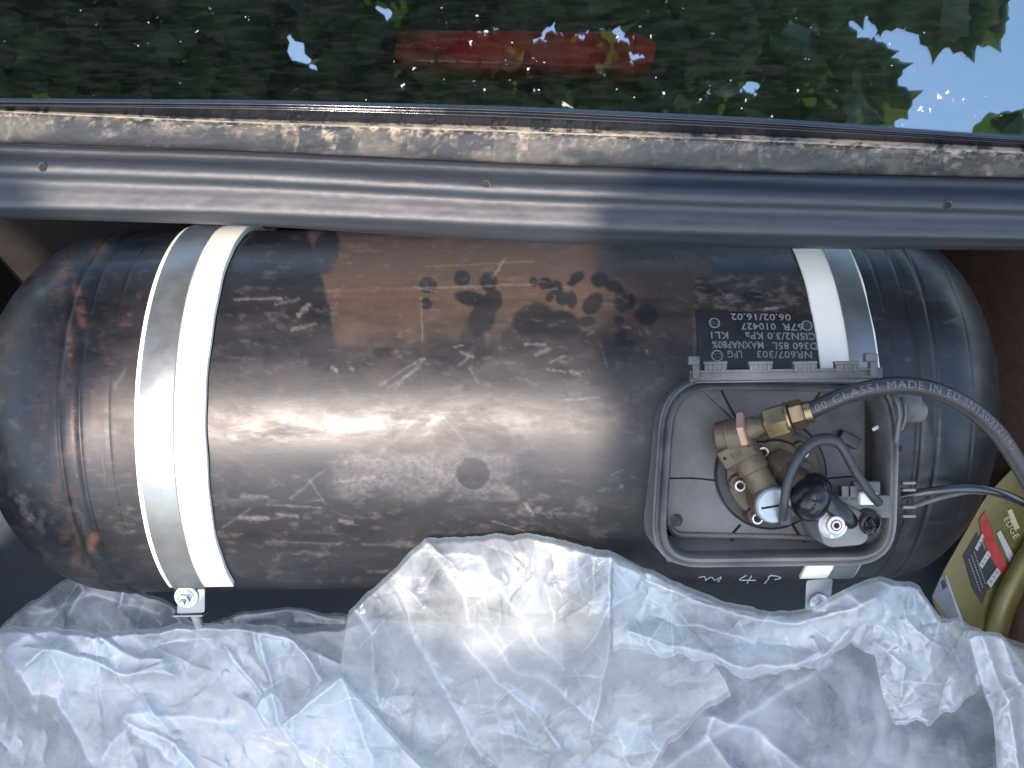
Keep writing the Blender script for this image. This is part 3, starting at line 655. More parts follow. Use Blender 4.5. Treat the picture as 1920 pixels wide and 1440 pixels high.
obj('clip_block', *box(PW(1590, 824, .193), (EA - EB * .55).normalized() * .0085, (EA * .5 + EB).normalized() * .0048, EC * .006), m_blackclean, wc, bevel=.001)

# ------------------------------------------------------------------ HOSE with print
hs = thing('gas_hose', PW(1600, 740, .25), 'thick black rubber gas hose with white print curving out to the right', 'hose')
hp = crom([PW(1503, 777, .249), PW(1530, 765, .254), PW(1580, 743, .262), (PW(1640, 727, .266)), PW(1700, 723, .266), PW(1760, 735, .262), PW(1815, 763, .254), PW(1865, 806, .244), PW(1905, 862, .232), PW(1945, 935, .215), PW(1980, 1020, .19)], 14)
hr = .0068
obj('hose_tube', *tube(hp, hr, 22, 1), m_hose, hs)
obj('hose_ferrule', *lathe([(.0075, 0), (.0086, .001), (.0086, .006), (.0074, .0068)], n0 + nax * (L * .96), nax, 30), m_brass, hs)
cum = [0]
for a, b in zip(hp[:-1], hp[1:]): cum.append(cum[-1] + (b - a).length)
def onhose(s, y, z):
    i = max(0, min(len(hp) - 2, int(np.searchsorted(cum, s)) - 1)); t = (s - cum[i]) / (cum[i + 1] - cum[i])
    p = hp[i].lerp(hp[i + 1], t); d = (hp[i + 1] - hp[i]).normalized(); s_ = d.cross(EC).normalized(); q = s_.cross(d)
    ang = y / hr; return p + (-s_) * ((hr + z) * math.sin(ang)) + q * ((hr + z) * math.cos(ang))
V, Fc = text_mesh('00 CLASS1 MADE IN EU SN150912/145', .0078, 0, .00008, 1.12)
xs = [v[0] for v in V]; x0, x1 = min(xs), max(xs)
scl = .178 / (x1 - x0)
obj('hose_print', [onhose(.012 + (x - x0) * scl, (y - .0022) * 1.0 + .0005, z + .0003) for x, y, z in V], Fc, m_hoseprint, hs, False)
tp = thing('thin_pipe', PW(1800, 915, .1), 'thin shiny black pipe running out of the box to the right above the canister', 'pipe')
obj('pipe', *tube([PW(1690, 931, .19), PW(1740, 922, .198), PW(1800, 916, .20), PW(1850, 919, .20), PW(1900, 934, .19), PW(1960, 965, .17)], .0036, 14, 8), simple('gloss_pipe', (.03, .03, .035), .14, spec=.9), tp)
tw = thing('thin_cable', PW(1740, 940, .1), 'dull grey cable beneath the shiny pipe beside the valve box', 'cable')
obj('cable', *tube([PW(1690, 950, .185), PW(1712, 949, .185), PW(1740, 940, .182), (PW(1775, 930, .18)), PW(1820, 922, .172), PW(1870, 925, .15)], .0022, 12, 8), m_black, tw)

# ------------------------------------------------------------------ OIL CANISTER
oc = thing('oil_canister', PW(1850, 1080, -.1), 'gold plastic oil canister with black and red label, lower right beside the tank', 'canister')
face = [P(1742, 1122, -.02), P(1764, 1075, -.02), P(1846, 930, -.02), P(1905, 868, -.02), P(1990, 850, -.02), P(2010, 960, -.02), P(1930, 1050, -.02), P(1866, 1188, -.02), P(1800, 1215, -.02)]
poly = rrect(face, .010, 4)
d = (.055, -.035, -.09)
n = len(poly); CF = -.02
A = [E(p.x, p.y, CF) for p in poly]; B = [E(p.x + d[0], p.y + d[1], CF + d[2]) for p in poly]
obj('can_body', A + B, [tuple(range(n)), tuple(range(2 * n - 1, n - 1, -1))] + [(i, n + i, n + (i + 1) % n, (i + 1) % n) for i in range(n)], m_gold, oc, bevel=.006)
side = rrect([P(1900, 1000, -.04), P(2050, 900, -.04), P(2050, 1190, -.04), P(1960, 1170, -.04), P(1880, 1215, -.04), P(1850, 1215, -.04)], .006, 3)
obj('can_side', *prism(side, -.09, -.030), m_gold, oc, bevel=.004)
obj('shoulder_ridge', *tube([PW(1995, 940, -.018), PW(1950, 1010, -.012), PW(1915, 1070, -.010), PW(1885, 1130, -.012), PW(1866, 1195, -.02), PW(1860, 1240, -.04)], .0125, 20, 8, flat=.7), m_gold, oc)
def decal(name, pts, mat, parent, c=-.0188, th_=.0006):
    return obj(name, *prism([Vector(P(x, y, c)[:2]) for x, y in pts], c - th_, c), mat, parent, False)
lb = decal('label', [(1806, 1042), (1832, 998), (1850, 1040), (1878, 1072), (1866, 1098), (1850, 1108), (1842, 1134), (1822, 1100)], m_labelblack, oc)
decal('red_band', [(1836, 975), (1847, 958), (1864, 1010), (1890, 1062), (1880, 1080), (1858, 1046), (1842, 1005)], m_labelred, oc, -.0180)
decal('pale_band', [(1869, 1000), (1876, 994), (1900, 1040), (1893, 1054)], m_labelwhite, oc, -.0180)
for q in ([(1828, 1028), (1842, 1000), (1846, 1008), (1833, 1033)], [(1836, 1058), (1852, 1032), (1858, 1040), (1842, 1066)], [(1850, 1092), (1870, 1064), (1877, 1074), (1858, 1102)]):
    s_ = decal('label_strip', q, m_labelwhite, lb, -.0176)
    for t in (.2, .5, .8):
        cx = q[0][0] * (1 - t) + q[1][0] * t + 3; cy = q[0][1] * (1 - t) + q[1][1] * t + 4
        V, Fc = text_mesh('Y', .0042, 0, .0001)
        an = R(-120); obj('tick', [PW(cx, cy, -.0172) + (EA * math.cos(an) + EB * math.sin(an)) * (x - .0014) + (-EA * math.sin(an) + EB * math.cos(an)) * (y - .0014) + EC * z for x, y, z in V], Fc, m_labelblack, lb, False)
mtiny = simple('tiny_print', (.30, .34, .34), .5)
for j in range(3):
    ln = []
    for i in range(12):
        t = i / 12; x = 1817 + 22 * t + j * 5; y = 1050 + 62 * t - j * 7
        ln.append(box(PW(x, y, -.0182), (EA * .4 - EB * .9) * .0011, (EA * .9 + EB * .4) * .00045, EC * .0002))
    obj('small_print', *join(*ln), mtiny, lb, False)
decal('side_label', [(1748, 1118), (1766, 1078), (1776, 1090), (1806, 1172), (1790, 1180)], m_labelgrey, oc, -.0185)
decal('side_label_edge', [(1772, 1078), (1775, 1080), (1808, 1170), (1803, 1172)], m_labelwhite, oc, -.0180)
decal('side_label_mark', [(1764, 1092), (1770, 1086), (1776, 1100), (1768, 1106)], m_labelblack, oc, -.0180)
for body, x, y, s_ in (('EDGE', 1880, 972, .0095),):
    V, Fc = text_mesh(body, s_, 0, .0002, 1.1); an = R(-62)
    obj('brand_letters', [PW(x, y, -.018) + (EA * math.cos(an) + EB * math.sin(an)) * x_ + (-EA * math.sin(an) + EB * math.cos(an)) * y_ + EC * z for x_, y_, z in V], Fc, m_goldtext, oc, False)
decal('name_box', [(1889, 958), (1897, 954), (1912, 990), (1903, 994)], m_goldtext, oc, -.0180)
for i in range(3): obj('moulded_dot', *lathe([(.0012, 0), (.0008, .0006), (.0001, .0008)], PW(1902 + i * 8, 1147, -.03 + .004) + EC * .004, EC, 8), m_goldtext, oc)

# ------------------------------------------------------------------ CAR EDGE: window, gutter, weatherstrip
car = thing('car', (0, .35, -.8), 'dark car seen at its boot opening: reflecting rear window, dirty gutter and rubber seal', 'car')
SP = np.array([-400, 0, 480, 960, 1440, 1920, 2320.])
def srow(ys, c, px):   # ys at x = 0, 480, 960, 1440, 1920
    ys = np.array([ys[0] - (ys[1] - ys[0]) * .83, *ys, ys[4] + (ys[4] - ys[3]) * .83])
    pxs = px; k_ = np.interp(pxs, SP, ys)
    # smooth the polyline
    k_ = np.convolve(np.pad(k_, 40, 'edge'), np.ones(81) / 81, 'valid')
    return k_
def strip(name, rows, mat, parent, nper=6, attr=None, wob=.0):
    px = np.linspace(-400, 2320, 900); Y0 = np.array([srow(r[0], r[1], px) for r in rows]); C0 = np.array([r[1] for r in rows])
    m_ = (len(rows) - 1) * nper + 1; t = np.linspace(0, len(rows) - 1, m_)
    def cat(arr):
        arr = np.asarray(arr); i = np.minimum(t.astype(int), len(rows) - 2); f = t - i
        p0 = arr[np.maximum(i - 1, 0)]; p1 = arr[i]; p2 = arr[i + 1]; p3 = arr[np.minimum(i + 2, len(rows) - 1)]
        f = f[:, None] if arr.ndim > 1 else f
        return .5 * (2 * p1 + (p2 - p0) * f + (2 * p0 - 5 * p1 + 4 * p2 - p3) * f ** 2 + (3 * p1 - p0 - 3 * p2 + p3) * f ** 3)
    YY = cat(Y0); CC = cat(C0)[:, None] * np.ones_like(YY); XX = np.ones_like(YY) * px
    if wob: CC = CC + (vnoise(XX / 60, YY / 30 + 3, 4) - .5) * wob
    dd = CD - CC; x = (XX - 960) / FPX * dd; y = (720 - YY) / FPX * dd
    a = CA + x * cr + y * sr; b = CB - x * sr + y * cr
    V = a[..., None] * np.array(EA) + b[..., None] * np.array(EB) + CC[..., None] * np.array(EC)
    at = {attr[0]: attr[1](XX, YY, t[:, None] * np.ones_like(YY))} if attr else None
    return obj(name, V.reshape(-1, 3), gridfaces(*YY.shape)[:, ::-1], mat, parent, 'all', at)
# glass: nearly square to the line of sight, sloping away up to the roof
gn = (EC + EB * .087).normalized()
GY = [188, 192, 204, 226, 258]
gb = [(188, 192, 204, 226, 258), (-260, -256, -244, -222, -190)]
V = []
for r_, (ys, c) in enumerate(((gb[0], .238), (gb[1], .218))):
    for px, y in zip((-500, 0, 480, 960, 1440, 1920, 2420), (ys[0] - 3, *ys, ys[4] + 30)): V.append(PW(px, y, c))
g_o = V[3]; 
def glassplane(p): return p - gn * ((p - g_o).dot(gn))
V = [glassplane(p) for p in V]
off = -gn * .004
Vg = V + [p + off for p in V]
F7 = [(i, i + 1, i + 8, i + 7) for i in range(6)]
obj('rear_window', Vg, F7 + [tuple(j + 14 for j in f[::-1]) for f in F7] + [(i, i + 14, i + 15, i + 1) for i in range(6)] + [(i + 7, i + 8, i + 22, i + 21) for i in range(6)], m_glass, car, False)
# red stop lamp behind the glass
lo = -gn * .03
def under(px, py, dz): 
    # point below the glass seen at this place
    o = E(CA, CB, CD); p = PW(px, py, .2); dr = (p - o).normalized(); g2 = g_o - gn * dz
    return o + dr * ((g2 - o).dot(gn) / dr.dot(gn))
def lamp_poly(pts, dz): return [under(x, y, dz) for x, y in pts]
lp = lamp_poly([(745, 62), (765, 54), (1195, 58), (1232, 78), (1228, 112), (1180, 130), (990, 124), (770, 118), (738, 98)], .02); n = len(lp)
lampo = obj('stop_lamp', lp + [p - gn * .03 for p in lp], [tuple(range(n))[::-1], tuple(range(n, 2 * n))] + [(i, (i + 1) % n, n + (i + 1) % n, n + i) for i in range(n)], m_lampred, car, bevel=.003)
for i in range(11):
    p = under(775 + i * 41, 90 + i * .7, .0185); obj('lens_rib', *box(p, EA * .0012, EB * .012, gn * .001), m_lampred, lampo)
hp_ = [under(-500, 240, .06), under(2420, 320, .06), under(2420, -330, .09), under(-500, -330, .09)]
obj('parcel_shelf', hp_ + [p - gn * .02 for p in hp_], [(0, 1, 2, 3), (7, 6, 5, 4), (0, 4, 5, 1), (1, 5, 6, 2), (2, 6, 7, 3), (3, 7, 4, 0)], m_parcel, car, False)
strip('window_trim', [((184, 187, 199, 221, 252), .2385), ((190, 194, 206, 230, 262), .2425), ((196, 200, 212, 236, 266), .2400), ((197, 203, 218, 240, 269), .2425), ((202, 210, 224, 246, 272), .2400), ((207, 226, 240, 258, 280), .2350)], m_trim, car, 5)
def dirt_glint(XX, YY, t):
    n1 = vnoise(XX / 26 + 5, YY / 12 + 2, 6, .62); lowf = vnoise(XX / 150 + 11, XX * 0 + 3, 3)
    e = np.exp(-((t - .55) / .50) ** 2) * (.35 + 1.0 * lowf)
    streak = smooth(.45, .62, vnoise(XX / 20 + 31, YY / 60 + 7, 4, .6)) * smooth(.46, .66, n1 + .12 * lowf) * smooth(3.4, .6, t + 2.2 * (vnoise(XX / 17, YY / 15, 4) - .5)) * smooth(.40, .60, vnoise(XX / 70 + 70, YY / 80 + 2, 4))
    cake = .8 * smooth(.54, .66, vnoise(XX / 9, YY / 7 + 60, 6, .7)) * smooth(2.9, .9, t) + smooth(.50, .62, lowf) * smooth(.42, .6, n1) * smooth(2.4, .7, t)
    line = .95 * np.exp(-((t - .95 - .3 * (lowf - .5)) / .15) ** 2) * smooth(.2, .5, vnoise(XX / 40 + 3, YY / 20, 5)); film = .16 * smooth(.4, .7, vnoise(XX / 70, YY / 30 + 8, 5))  # line: sunlit upper edge of the gutter, painted in the dirt colour
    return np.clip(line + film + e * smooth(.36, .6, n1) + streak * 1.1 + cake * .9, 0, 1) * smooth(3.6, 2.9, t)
strip('gutter', [((205, 224, 236, 254, 276), .2350), ((209, 230, 246, 264, 286), .2445), ((218, 240, 256, 273, 296), .2425), ((262, 280, 302, 318, 330), .2320), ((269, 284, 307, 324, 334), .2270), ((272, 287, 310, 327, 337), .2300)], m_gutter, car, 12, ('dirt_glint', dirt_glint), .0012)
ws = strip('weatherstrip', [((270, 285, 308, 325, 335), .2290), ((276, 292, 315, 331, 343), .2312), ((288, 303, 328, 344, 357), .2325), ((303, 319, 346, 362, 376), .2395), ((320, 336, 362, 378, 392), .2398),
   ((338, 353, 378, 395, 407), .2345), ((360, 375, 399, 414, 427), .2345), ((385, 398, 420, 436, 446), .2340), ((398, 410, 434, 450, 456), .2280), ((408, 420, 448, 462, 466), .2200), ((409, 423, 455, 466, 469), .2060), ((405, 420, 452, 462, 466), .185), ((395, 410, 440, 452, 456), .150)], m_seal, car, 7, None, .0008)
for x, y in ((80, 313), (911, 346), (1778, 385)):
    obj('vent_hole', *lathe([(.0010, -.0012), (.0022, .0002), (.0036, .0006), (.0040, -.0010)], PW(x, y, .2404), (EC - EB * .2), 20), m_blackclean, ws)
    obj('vent_pit', *lathe([(.0024, .0004), (.0001, .0002)], PW(x, y, .2408), (EC - EB * .2), 16), m_hole, ws)

# ------------------------------------------------------------------ BOOT
def struct(o): o['kind'] = 'structure'; return o
def plane(name, pts, mat, d_):
    return struct(obj(name, pts + [p + d_ for p in pts], [(0, 1, 2, 3), (7, 6, 5, 4), (0, 4, 5, 1), (1, 5, 6, 2), (2, 6, 7, 3), (3, 7, 4, 0)], mat, None, False))
m_floor = simple('boot_floor_paint', (.10, .115, .135), .45, 0, .5, (.05, .05, .055), 60)
plane('boot_floor', [Vector((-.72, -.75, -.19)), Vector((.72, -.75, -.19)), Vector((.72, .42, -.19)), Vector((-.72, .42, -.19))], m_floor, Vector((0, 0, -.02)))
m_wall2 = simple('boot_side_trim', (.024, .022, .022), .9, 0, .6, (.030, .025, .022), 260, .6, .3)
plane('boot_side_wall', [Vector((-.60, -.75, -.188)), Vector((-.60, .40, -.188)), Vector((-.66, .40, .16)), Vector((-.66, -.75, .10))], m_wall2, Vector((-.02, 0, 0)))
plane('boot_side_wall', [Vector((.52, -.75, -.188)), Vector((.52, .40, -.188)), Vector((.60, .40, .16)), Vector((.60, -.75, .10))], m_carpet, Vector((.02, 0, 0)))
plane('boot_back_wall', [Vector((-.70, .26, -.188)), Vector((.70, .26, -.188)), Vector((.70, .30, .20)), Vector((-.70, .30, .20))], m_wall2, Vector((0, .02, 0)))
plane('ground', [Vector((-60, -60, -.8)), Vector((60, -60, -.8)), Vector((60, 60, -.8)), Vector((-60, 60, -.8))], m_ground, Vector((0, 0, -.05)))

# ------------------------------------------------------------------ PLASTIC SHEET
ps = thing('plastic_sheet', PW(960, 1300, -.1), 'crumpled translucent polythene sheet heaped in the boot in front of the tank', 'plastic sheet')
def sheet(name, top, bot, cfun, ridges, seed, thick, nx=620, ny=300, crump=1.0, edge=14, edgedrop=.02, rnd=130, lft=None, rgt=None, x0=None, x1=None):
    rng = np.random.default_rng(seed)
    top = np.array(top, float); bot = np.array(bot, float)
    x0 = top[0, 0] if x0 is None else x0; x1 = top[-1, 0] if x1 is None else x1
    xs = np.linspace(x0, x1, nx); yt = np.interp(xs, top[:, 0], top[:, 1]); yb = np.interp(xs, bot[:, 0], bot[:, 1])
    ker = np.hanning(9); ker /= ker.sum()
    yt = np.convolve(np.pad(yt, 4, 'edge'), ker, 'valid'); yb = np.convolve(np.pad(yb, 4, 'edge'), ker, 'valid')
    yt = yt + (vnoise(xs / 30 + seed, xs * 0 + seed, 4, .5) - .5) * 12 * crump; yb = yb + (vnoise(xs / 26 + seed, xs * 0 + 9 + seed, 3, .4) - .5) * 26 * crump
    v = np.linspace(0, 1, ny) ** 1.15
    XX = np.ones((ny, 1)) * xs; YY = yt + (yb - yt) * v[:, None]
    wx = (vnoise(XX / 60 + seed, YY / 60, 4) - .5) * 26; wy = (vnoise(XX / 60 + 50, YY / 60 + seed, 4) - .5) * 26
    H = np.zeros_like(XX); T = np.zeros_like(XX) + thick
    Xw, Yw = XX + wx, YY + wy
    for (pts, w_, h_) in ridges:
        D = polydist(XX + wx * .75, YY + wy * .75, pts)
        H += (.5 if name != 'under_ply' else .28) * h_ * np.exp(-np.sqrt(D * D + 4) / w_); T += .17 * np.exp(-(D / (1.2 + w_ * .10)) ** 2) * (1 if h_ > 0 else -.6) + .08 * np.exp(-(D / (w_ * .6)) ** 2)
    for _ in range(rnd):
        cx, cy = rng.uniform(x0, x1), rng.uniform(yt.min(), yb.max()); Ln = rng.lognormal(4.0, .6); an = rng.uniform(0, math.pi)
        w_ = Ln * rng.uniform(.10, .30); h_ = rng.normal(0, 1) * w_ * .00010 * crump
        ex, ey = math.cos(an) * Ln / 2, math.sin(an) * Ln / 2
        D, t = segdist(Xw, Yw, cx - ex, cy - ey, cx + ex, cy + ey); g = np.exp(-D / w_) * (.25 + np.sin(np.pi * t))
        H += h_ * g; T += .10 * np.exp(-(D / 3.0) ** 2) * np.sign(h_) * .8
    for _ in range(int(rnd * .6)):   # thin pressed creases, milky lines in the film
        cx, cy = rng.uniform(x0, x1), rng.uniform(yt.min(), yb.max()); Ln = rng.uniform(30, 170); an = rng.normal(.9, .7)
        ex, ey = math.cos(an) * Ln / 2, math.sin(an) * Ln / 2
        D, t = segdist(XX + wx * 1.3, YY + wy * 1.3, cx - ex, cy - ey, cx + ex, cy + ey); T += rng.uniform(.05, .28) * np.exp(-(D / rng.uniform(.8, 2.0)) ** 2) * np.sin(np.pi * t)
    for _ in range(int(rnd * 1.6)):   # short sharp puckers
        cx, cy = rng.uniform(x0, x1), rng.uniform(yt.min(), yb.max()); Ln = rng.uniform(12, 60); an = rng.uniform(0, math.pi); w_ = rng.uniform(2.5, 7)
        ex, ey = math.cos(an) * Ln / 2, math.sin(an) * Ln / 2
        i0, i1 = np.searchsorted(xs, (cx - Ln - 60, cx + Ln + 60)); sl2 = (slice(None), slice(max(i0, 0), max(i1, 1)))
        D, t = segdist(Xw[sl2], Yw[sl2], cx - ex, cy - ey, cx + ex, cy + ey); H[sl2] += rng.normal(0, 1) * w_ * .00017 * crump * np.exp(-D / w_) * np.sin(np.pi * t)
    # small facets
    for s_, am in ((70, .0026), (26, .0004)):
        nA = vnoise(Xw / s_ + seed * 3, Yw / s_, 1); nB = vnoise(Yw / s_ * .9 + 70, Xw / s_ * 1.3 + seed, 1)
        H += am * crump * (np.abs(nA - .5) + np.abs(nB - .5))
    sp = YY - yt; e = np.clip(1 - sp / edge, 0, 1); H -= edgedrop * e ** 2.5; T += .32 * np.exp(-sp / 7.)
    sb = yb - YY; T += .30 * np.exp(-sb / 7.); H -= edgedrop * .5 * np.clip(1 - sb / edge, 0, 1) ** 2.5
    if lft: q = XX - x0; H -= edgedrop * np.clip(1 - q / edge, 0, 1) ** 2.5; T += .3 * np.exp(-q / 7.)
    if rgt: q = x1 - XX; H -= edgedrop * np.clip(1 - q / edge, 0, 1) ** 2.5; T += .3 * np.exp(-q / 7.)
    T += (vnoise(XX / 90 + seed, YY / 90 + 8, 5) - .5) * .5
    CC = cfun(XX, YY) + H
    dd = CD - CC; x = (XX - 960) / FPX * dd; y = (720 - YY) / FPX * dd
    a = CA + x * cr + y * sr; b = CB - x * sr + y * cr
    V = a[..., None] * np.array(EA) + b[..., None] * np.array(EB) + CC[..., None] * np.array(EC)
    return obj(name, V.reshape(-1, 3), gridfaces(ny, nx)[:, ::-1], m_poly, ps, 'all', {'thick': np.clip(T, .08, 1)})
bell = lambda X_, Y_, cx, cy, rx, ry: np.exp(-((X_ - cx) / rx) ** 2 - ((Y_ - cy) / ry) ** 2)
# lowest ply all over the floor
sheet('under_ply', [(-200, 1215), (300, 1190), (640, 1170), (700, 1150), (1400, 1180), (1560, 1150), (1700, 1130), (1800, 1170), (1900, 1200), (2150, 1260)], [(-200, 1620), (2150, 1620)],
      lambda X_, Y_: .026 + (Y_ - 1200) * .00007, [([(1250, 1440), (1400, 1340), (1560, 1240)], 40, .012), ([(1380, 1460), (1330, 1380), (1340, 1345)], 16, .010), ([(1330, 1345), (1420, 1370), (1500, 1440)], 14, .006)], 3, .46, nx=760, crump=.6, rnd=70)
# back piece left
sheet('back_fold', [(-60, 1185), (0, 1178), (30, 1145), (70, 1124), (110, 1095), (145, 1074), (185, 1088), (235, 1096), (280, 1116), (322, 1132), (350, 1150), (380, 1172)], [(-60, 1260), (380, 1230)],
      lambda X_, Y_: .018 + 0 * X_, [([(145, 1078), (160, 1110), (130, 1150)], 12, .010), ([(232, 1098), (225, 1140)], 8, .007), ([(322, 1134), (335, 1170)], 8, .006), ([(60, 1150), (180, 1120), (300, 1150)], 22, .006)], 11, .36, nx=300, ny=120, crump=1.0, rnd=45, edge=8, edgedrop=.008)
sheet('back_fold', [(390, 1168), (440, 1150), (480, 1142), (545, 1138), (600, 1148), (650, 1152), (700, 1160)], [(390, 1290), (700, 1300)],
      lambda X_, Y_: .012 + 0 * X_, [([(440, 1160), (545, 1145), (640, 1165)], 14, .006), ([(560, 1165), (640, 1172)], 10, .006)], 12, .30, nx=240, ny=110, crump=.9, rnd=35, edge=8, edgedrop=.006)
# main left spread
sheet('left_spread', [(-220, 1190), (0, 1178), (40, 1174), (110, 1174), (160, 1184), (210, 1182), (330, 1172), (420, 1169), (480, 1170), (530, 1178), (575, 1205), (640, 1235), (700, 1240)], [(-220, 1640), (700, 1640)],
      lambda X_, Y_: .058 + .020 * bell(X_, Y_, 60, 1240, 160, 90) + (Y_ - 1180) * .00004, [([(40, 1182), (110, 1178), (170, 1190), (240, 1225), (300, 1240)], 22, .016), ([(170, 1188), (330, 1180), (470, 1178), (545, 1200), (590, 1240), (625, 1305)], 16, .016),
        ([(45, 1245), (80, 1215), (150, 1232), (220, 1258), (320, 1268)], 20, .014), ([(490, 1180), (498, 1240), (515, 1290)], 9, .010), ([(425, 1215), (470, 1275), (500, 1318)], 12, .009), ([(190, 1420), (240, 1360), (330, 1430)], 20, .008),
        ([(30, 1260), (60, 1300), (110, 1310), (160, 1420)], 24, .010), ([(200, 1235), (150, 1225)], 12, -.008), ([(275, 1220), (300, 1205), (400, 1202)], 16, -.010), ([(230, 1350), (330, 1400), (380, 1460)], 14, .010), ([(240, 1340), (440, 1352)], 30, .007)], 21, .50, nx=720, ny=330, crump=1.0, rnd=150)
# rolled hem running down the middle left
sheet('rolled_hem', [(478, 1325), (490, 1300), (510, 1288), (525, 1300), (535, 1340), (560, 1328), (600, 1280), (635, 1258), (665, 1290), (700, 1330), (760, 1400), (840, 1470)], [(478, 1330), (500, 1365), (550, 1410), (600, 1470), (840, 1560)],
      lambda X_, Y_: .092 + 0 * X_, [([(510, 1295), (522, 1350), (560, 1400)], 14, .012), ([(540, 1352), (600, 1300), (635, 1272)], 14, .014), ([(640, 1275), (655, 1330), (700, 1420)], 14, .012)], 33, .44, nx=260, ny=140, crump=.9, rnd=40, edge=12, edgedrop=.018)
# the hump is a fan of plies: heap and the long roll to the right
def heap_c(X_, Y_): return .100 + .075 * bell(X_, Y_, 960, 1070, 330, 190) - np.clip(Y_ - 1150, 0, 900) * .00012
heap_ridges = [([(797, 1016), (830, 1060), (870, 1120), (880, 1180)], 22, .010), ([(1012, 1004), (1060, 1040), (1148, 1044), (1200, 1076)], 12, .010), ([(1150, 1044), (1145, 1110), (1140, 1250), (1110, 1380)], 11, .012),
       ([(1140, 1150), (1195, 1112)], 8, .008), ([(740, 1100), (780, 1200), (850, 1330), (900, 1420)], 13, .013), ([(664, 1146), (700, 1190), (700, 1260), (705, 1320)], 12, .012), ([(735, 1110), (770, 1180), (700, 1330), (650, 1350)], 9, -.010),
       ([(870, 1210), (920, 1270), (1010, 1340), (1050, 1400)], 12, .014), ([(760, 1030), (900, 1040), (930, 1090), (1000, 1190), (1060, 1260)], 18, .010), ([(900, 1180), (960, 1250), (1040, 1290), (1130, 1370)], 14, .008), ([(800, 1080), (840, 1070), (880, 1050)], 14, -.008)]
sheet('heap', [(622, 1500), (628, 1345), (632, 1290), (640, 1235), (645, 1190), (652, 1148), (662, 1135), (700, 1102), (745, 1062), (775, 1028), (797, 1011), (870, 1004), (935, 1001), (1012, 1001), (1080, 1018), (1150, 1038), (1215, 1066), (1300, 1180), (1360, 1260), (1370, 1290)],
      [(622, 1640), (900, 1640), (1150, 1560), (1250, 1400), (1370, 1300)], heap_c, heap_ridges, 41, .48, nx=760, ny=360, crump=1.15, rnd=200, edge=14, edgedrop=.028)
sheet('long_roll', [(1150, 1044), (1215, 1066), (1300, 1102), (1360, 1128), (1420, 1142), (1480, 1148), (1530, 1134), (1560, 1114), (1600, 1097), (1650, 1082), (1700, 1092), (1725, 1100), (1745, 1135), (1765, 1162)],
      [(1150, 1215), (1240, 1230), (1330, 1235), (1395, 1268), (1480, 1262), (1540, 1248), (1580, 1210), (1620, 1175), (1680, 1170), (1765, 1175)],
      lambda X_, Y_: .138 - .028 * smooth(1250, 1500, X_) + .012 * bell(X_, Y_, 1650, 1130, 100, 60), [([(1150, 1060), (1230, 1096), (1330, 1138), (1420, 1162), (1500, 1170), (1580, 1150), (1640, 1118)], 12, .010), ([(1215, 1150), (1300, 1185), (1400, 1205), (1490, 1215)], 14, -.012), ([(1180, 1185), (1290, 1215), (1395, 1250), (1480, 1248), (1545, 1232), (1590, 1180)], 12, .012),
        ([(1525, 1200), (1535, 1225), (1500, 1240)], 7, .008), ([(1240, 1165), (1215, 1205), (1235, 1225)], 6, .009), ([(1270, 1170), (1330, 1182), (1420, 1208)], 6, .006)],
      51, .44, nx=560, ny=170, crump=.9, rnd=90, edge=12, edgedrop=.02)
sheet('right_flap', [(1592, 1200), (1620, 1140), (1650, 1105), (1690, 1096), (1722, 1102), (1748, 1138), (1765, 1162), (1800, 1164), (1838, 1176), (1856, 1200), (1862, 1240)],
      [(1592, 1210), (1640, 1225), (1655, 1300), (1680, 1352), (1745, 1360), (1800, 1320), (1840, 1290), (1862, 1245)],
      lambda X_, Y_: .112 + .01 * bell(X_, Y_, 1720, 1220, 80, 90), [([(1690, 1105), (1700, 1160), (1720, 1190), (1760, 1220)], 10, .010), ([(1640, 1210), (1700, 1250), (1690, 1300)], 10, .010), ([(1680, 1348), (1740, 1354)], 6, .007), ([(1722, 1110), (1760, 1170), (1750, 1210)], 10, .008), ([(1690, 1275), (1760, 1285)], 6, .006), ([(1840, 1190), (1815, 1240), (1830, 1285)], 10, -.010)],
      61, .40, nx=300, ny=240, crump=1.3, rnd=90, edge=9, edgedrop=.014)
sheet('right_edge_fold', [(1815, 1190), (1835, 1182), (1875, 1186), (1900, 1215), (1925, 1250), (1980, 1330), (2100, 1440)], [(1815, 1200), (1840, 1280), (1862, 1340), (1868, 1420), (1880, 1640), (2100, 1640)],
      lambda X_, Y_: .125 + 0 * X_, [([(1840, 1190), (1870, 1260), (1900, 1370), (1910, 1450)], 12, .014), ([(1880, 1195), (1920, 1290), (1960, 1400)], 10, .010), ([(1868, 1345), (1895, 1310)], 8, .008)], 71, .50, nx=200, ny=260, crump=1.0, rnd=50, edge=9, edgedrop=.014)

